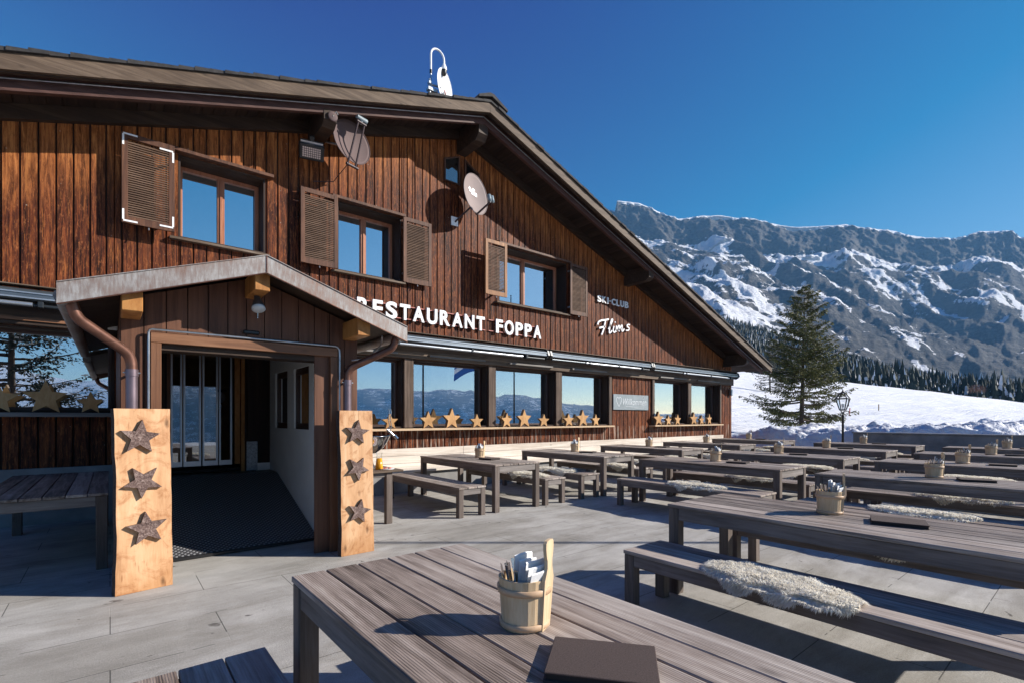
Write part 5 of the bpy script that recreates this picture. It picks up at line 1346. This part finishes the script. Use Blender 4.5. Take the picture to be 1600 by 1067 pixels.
# ================================================================== TREES
def ground_z(px, t):
    X, Y = ray(px, t); return snow_h(px, t, X, Y)
def spruce(name, loc, H, Wd, seed, label, nw=30, density=1.0, lean=0.0, snowy=.12, bare=.0, mat=None, bl=1.0):
    rnd = random.Random(seed); o = thing(name, label, 'tree', loc)
    tr = MB(); top = Vector((lean, 0, H))
    tr.tube([top * (k / 10) for k in range(11)], [max(.012, .017 * H * (1 - k / 10) ** 1.1) for k in range(11)], 8, M['trunk']); tr.build('trunk', o)
    br = MB(); nd = MB(); sn = MB(); mat = mat or M['needle']
    for k in range(nw):
        f = (k + .5) / nw; z = H * (.06 + .92 * f ** .9); L0 = Wd / 2 * (1 - f) ** .78 * (1.0 if f > .12 else .9)
        nb = max(4, int(7 - 2 * f))
        for j in range(nb):
            if rnd.random() < .10 * (1 - f): continue
            a = 2 * math.pi * (j + rnd.random() * 1.3) / nb + k * 2.4; Lb = L0 * rnd.uniform(.5, 1.25) + .12
            c, s = math.cos(a), math.sin(a); droop = (.30 - .75 * f) * rnd.uniform(.7, 1.3)
            base = top * (min(H, z + rnd.uniform(-.5, .5) * H / nw) / H); pts = []
            for q_ in range(6):
                u = q_ / 5; pts.append(base + Vector((c * Lb * u, s * Lb * u, -Lb * (droop * u - .22 * u * u * (1 if f < .6 else 0)) + .12 * Lb * u * u)))
            br.tube(pts, [max(.006, .016 * Lb * (1 - u / 6)) for u in range(6)], 4, M['trunk'], False)
            n2 = int((8 + Lb * 17) * density * bl * (.55 if f < .2 and seed == 11 else 1))
            for w_ in range(n2):
                u = rnd.random() ** .65; u = max(u, .12 if f > .25 else .25); i0 = min(4, int(u * 5)); p = pts[i0].lerp(pts[i0 + 1], u * 5 - i0)
                side = rnd.choice((-1, 1)); sl_ = (.42 * Lb * (1.05 - u) + .13) * rnd.uniform(.45, 1.0)
                tdir = Vector((c, s, 0)) * rnd.uniform(.45, 1.0) + Vector((-s, c, 0)) * side * rnd.uniform(.3, 1.1) + Vector((0, 0, rnd.uniform(-.45, .05)))
                tdir.normalize(); e = p + tdir * sl_
                # a twig: several short tufts hanging around it
                nt_ = max(2, int(sl_ / .07))
                for t_ in range(nt_):
                    pp = p.lerp(e, (t_ + rnd.random()) / nt_); l = rnd.uniform(.08, .17) * (1 + .012 * H)
                    dd = (tdir * rnd.uniform(.3, 1) + Vector((rnd.gauss(0, .5), rnd.gauss(0, .5), rnd.gauss(-.25, .4)))).normalized() * l
                    ss = dd.cross(Vector((rnd.gauss(0, 1), rnd.gauss(0, 1), rnd.gauss(0, 1)))).normalized() * l * rnd.uniform(.14, .26)
                    nd.add([pp - ss * .5, pp + dd * .5 - ss, pp + dd, pp + dd * .5 + ss], [(0, 1, 2, 3)], mat)
                if rnd.random() < snowy * .3:
                    l = .12; nd.add([p + Vector((-l, -l * .5, .03)), p + Vector((l, -l * .6, .03)), p + Vector((l * .8, l * .6, .035)), p + Vector((-l * .7, l * .5, .05))], [(0, 1, 2, 3)], M['snow'])
    cr = nd.build('crown', o); br.build('branches', o)
    return o
tx, ty = ray(1252, 30)
spruce('spruce_tree', (tx, ty, .5), 9.3, 6.1, 11, 'sunlit green spruce standing in the snow behind the lantern', 28, 1.3, .75 * CA, .5, bl=1.2)
tx, ty = ray(1203, 75); spruce('spruce_tree', (tx, ty, ground_z(1203, 75) - .3), 8.5, 5.2, 5, 'dark spruce peeping out beyond the end of the chalet roof', 20, .5, 0, .1, mat=M['needle_f'])
# conifer behind the camera, seen reflected in the left window
spruce('spruce_tree', (-2.75, -5.6, -.2), 9.5, 6.2, 23, 'snow-dusted spruce reflected in the window left of the porch', 22, .7, 0, .9, mat=M['needle_f'])

# far-off wood: one mass of conifers
def forest():
    rnd = random.Random(4); q = MB(); n = 0
    for k in range(13000):
        t = 225 + 395 * rnd.random() ** .85; px = rnd.uniform(1010, 1760)
        clear = fbm(px * .01, t * .01, 2, 3)
        X, Y = ray(px, t); z = hill_z(px, t); h = rnd.choice((1, 1, .8, 1.15)) * rnd.uniform(8, 15) * (1.12 if rnd.random() < .12 else 1); w_ = h * rnd.uniform(.13, .19)
        if t > 590 and clear < -.1: continue
        a0 = rnd.random() * 6.28; tiers = 5; vs = []; fs = []; isn = []
        for i in range(tiers):
            zb = h * (.08 + .80 * i / tiers); zt = zb + h * .34; r = w_ * (1 - .84 * i / tiers); zt = min(zt, h * rnd.uniform(.94, 1.0))
            b = len(vs); m_ = 7
            for j in range(m_):
                a = a0 + i + 2 * math.pi * j / m_; rr0 = r * rnd.uniform(.55, 1.2); vs.append((X + rr0 * math.cos(a), Y + rr0 * math.sin(a), z + zb + rnd.uniform(-.06, .04) * h))
            vs.append((X, Y, z + zt))
            fs += [(b + j, b + (j + 1) % m_, b + m_) for j in range(m_)]
        bb_ = len(q.v); q.v.extend(vs)
        for f in fs:
            q.f.append([bb_ + i for i in f]); s_ = rnd.random() < .09; q.m.append(q.mi(M['snow'] if s_ else M['needle_f'])); q.sm.append(False)
    o = q.build('forest'); o['kind'] = 'stuff'; tag(o, 'dark snow-dusted conifer wood on the slope below the mountain', 'forest')
forest()
# bare reddish tree at the edge of the wood
bx_, by_ = ray(1527, 140); bz = ground_z(1527, 140) - .3
rb = thing('bare_tree', 'bare reddish-brown tree at the edge of the dark wood', 'tree', (bx_, by_, bz))
q = MB(); q.tube([(0, 0, 0), (0, 0, 1.4), (.1, 0, 2.6)], [.12, .09, .04], 6, M['trunk']); q.build('trunk', rb)
q = MB(); rnd = random.Random(2)
for k in range(900):
    a, b = rnd.random() * 6.28, math.acos(rnd.uniform(-.6, 1)); r = 1.9 * rnd.random() ** .4
    p = Vector((r * math.cos(a) * math.sin(b), r * math.sin(a) * math.sin(b), 2.3 + r * math.cos(b) * .8)); d = (p - Vector((0, 0, 1.0))).normalized() * .5 + Vector((rnd.gauss(0, .1), rnd.gauss(0, .1), 0)); s = Vector((rnd.gauss(0, 1), rnd.gauss(0, 1), 0)).normalized() * .03
    q.add([p - s, p + s, p + d], [(0, 1, 2)], M['redtwig'])
q.build('crown', rb)
# little hut behind the spruce
hx, hy = ray(1272, 95); hz = CH + (YH - 634) / FPX * 95
ht = thing('mountain_hut', 'small brown wooden hut with snow on its roof, half hidden by the spruce', 'hut', (hx, hy, hz), -ANG)
q = MB(); q.prism([(-2.6, 0), (2.6, 0), (2.6, 1.1), (0, 2.1), (-2.6, 1.1)], -2, 2, 'Y', M['shutter']); q.build('wall', ht)
q = MB(); q.prism([(-3.1, .95), (0, 2.12), (3.1, .95), (3.1, 1.1), (0, 2.32), (-3.1, 1.1)], -2.4, 2.4, 'Y', M['barge2']); r_ = q.build('roof', ht)
q = MB(); q.prism([(-3.0, 1.15), (0, 2.33), (0, 2.6), (-1.6, 1.95), (-3.0, 1.35)], -2.3, 2.3, 'Y', M['snow']); q.build('snow_layer', r_)
# marker poles on the piste
def marker(px, ytop, ybot, t, c1, c2, label, lean=0):
    X, Y = ray(px, t); z0 = CH + (YH - ybot) / FPX * t; z1 = CH + (YH - ytop) / FPX * t; r = max(.03, 1.0 * t / FPX * .5)
    o = thing('piste_marker', label, 'marker pole', (X, Y, z0), group='marker poles on the snow slope'); h = z1 - z0
    q = MB(); q.tube([(0, 0, -.6), (lean, 0, h * .55)], r, 6, c1); q.build('pole', o); q = MB(); q.tube([(lean, 0, h * .55), (lean * 1.8, 0, h)], r * 1.5, 6, c2); q.build('tip', o)
M['mred'] = plain('marker_red', (.55, .06, .03), .5); M['myel'] = plain('marker_olive', (.16, .15, .03), .6); M['mwood'] = plain('marker_wood', (.30, .20, .12), .7)
marker(1155, 611, 632, 70, M['mwood'], M['myel'], 'leaning olive marker pole beside the chalet corner', .25)
marker(1326, 623, 637, 60, M['black'], M['black'], 'dark marker pole just right of the lantern')
marker(1327, 637, 653, 48, M['mred'], M['mred'], 'red marker pole just right of the lantern, below the dark one', .1)
marker(1373, 631, 651, 55, M['mwood'], M['mwood'], 'thin brown marker pole above the left end of the concrete wall')
marker(1393, 650, 659, 60, M['mred'], M['mred'], 'short red marker pole above the concrete wall, left one')
marker(1448, 660, 666, 55, M['mred'], M['mred'], 'short red marker pole above the concrete wall, right one')
marker(1204, 612, 626, 90, M['mwood'], M['mwood'], 'thin brown marker pole left of the spruce')

# flagpoles in front of the terrace, seen mirrored in the panes
def flagpole(x, y, h, label, flag=None):
    o = thing('flagpole', label, 'flagpole', (x, y, -.3), group='flagpoles mirrored in the windows')
    q = MB(); q.tube([(0, 0, 0), (0, 0, h)], [.055, .03], 10, M['black']); q.lathe([(.0, h + .12), (.05, h + .06), (.0, h)], (0, 0, 0), 10, M['black']); q.build('pole', o)
    if flag:
        vs = []; nu, nv = 14, 8; fw_, fh, z0 = flag
        for i in range(nv + 1):
            for j in range(nu + 1):
                u, v = j / nu, i / nv; vs.append((fw_ * u, .10 * math.sin(u * 8 + v * 2) * u, z0 - fh * v - .7 * u * u * fh * (1 if fw_ > 0 else 1)))
        b = MB()
        for i in range(nv): b.add([vs[i * (nu + 1) + k] for k in range(nu + 1)] + [vs[(i + 1) * (nu + 1) + k] for k in range(nu + 1)], [(k, k + 1, nu + 2 + k, nu + 1 + k) for k in range(nu)], M['flag_b'] if i not in (3, 4) else M['flag_w'], True)
        b.build('flag', o)
flagpole(12.2, -2.45, 9.5, 'dark flagpole mirrored in the second big window, without a flag')
flagpole(18.6, -3.0, 9.0, 'dark flagpole mirrored in the third big window')
flagpole(33.0, -26.5, 9.4, 'far flagpole with a blue and white flag mirrored in the second big window', (-3.6, 2.0, 9.2))
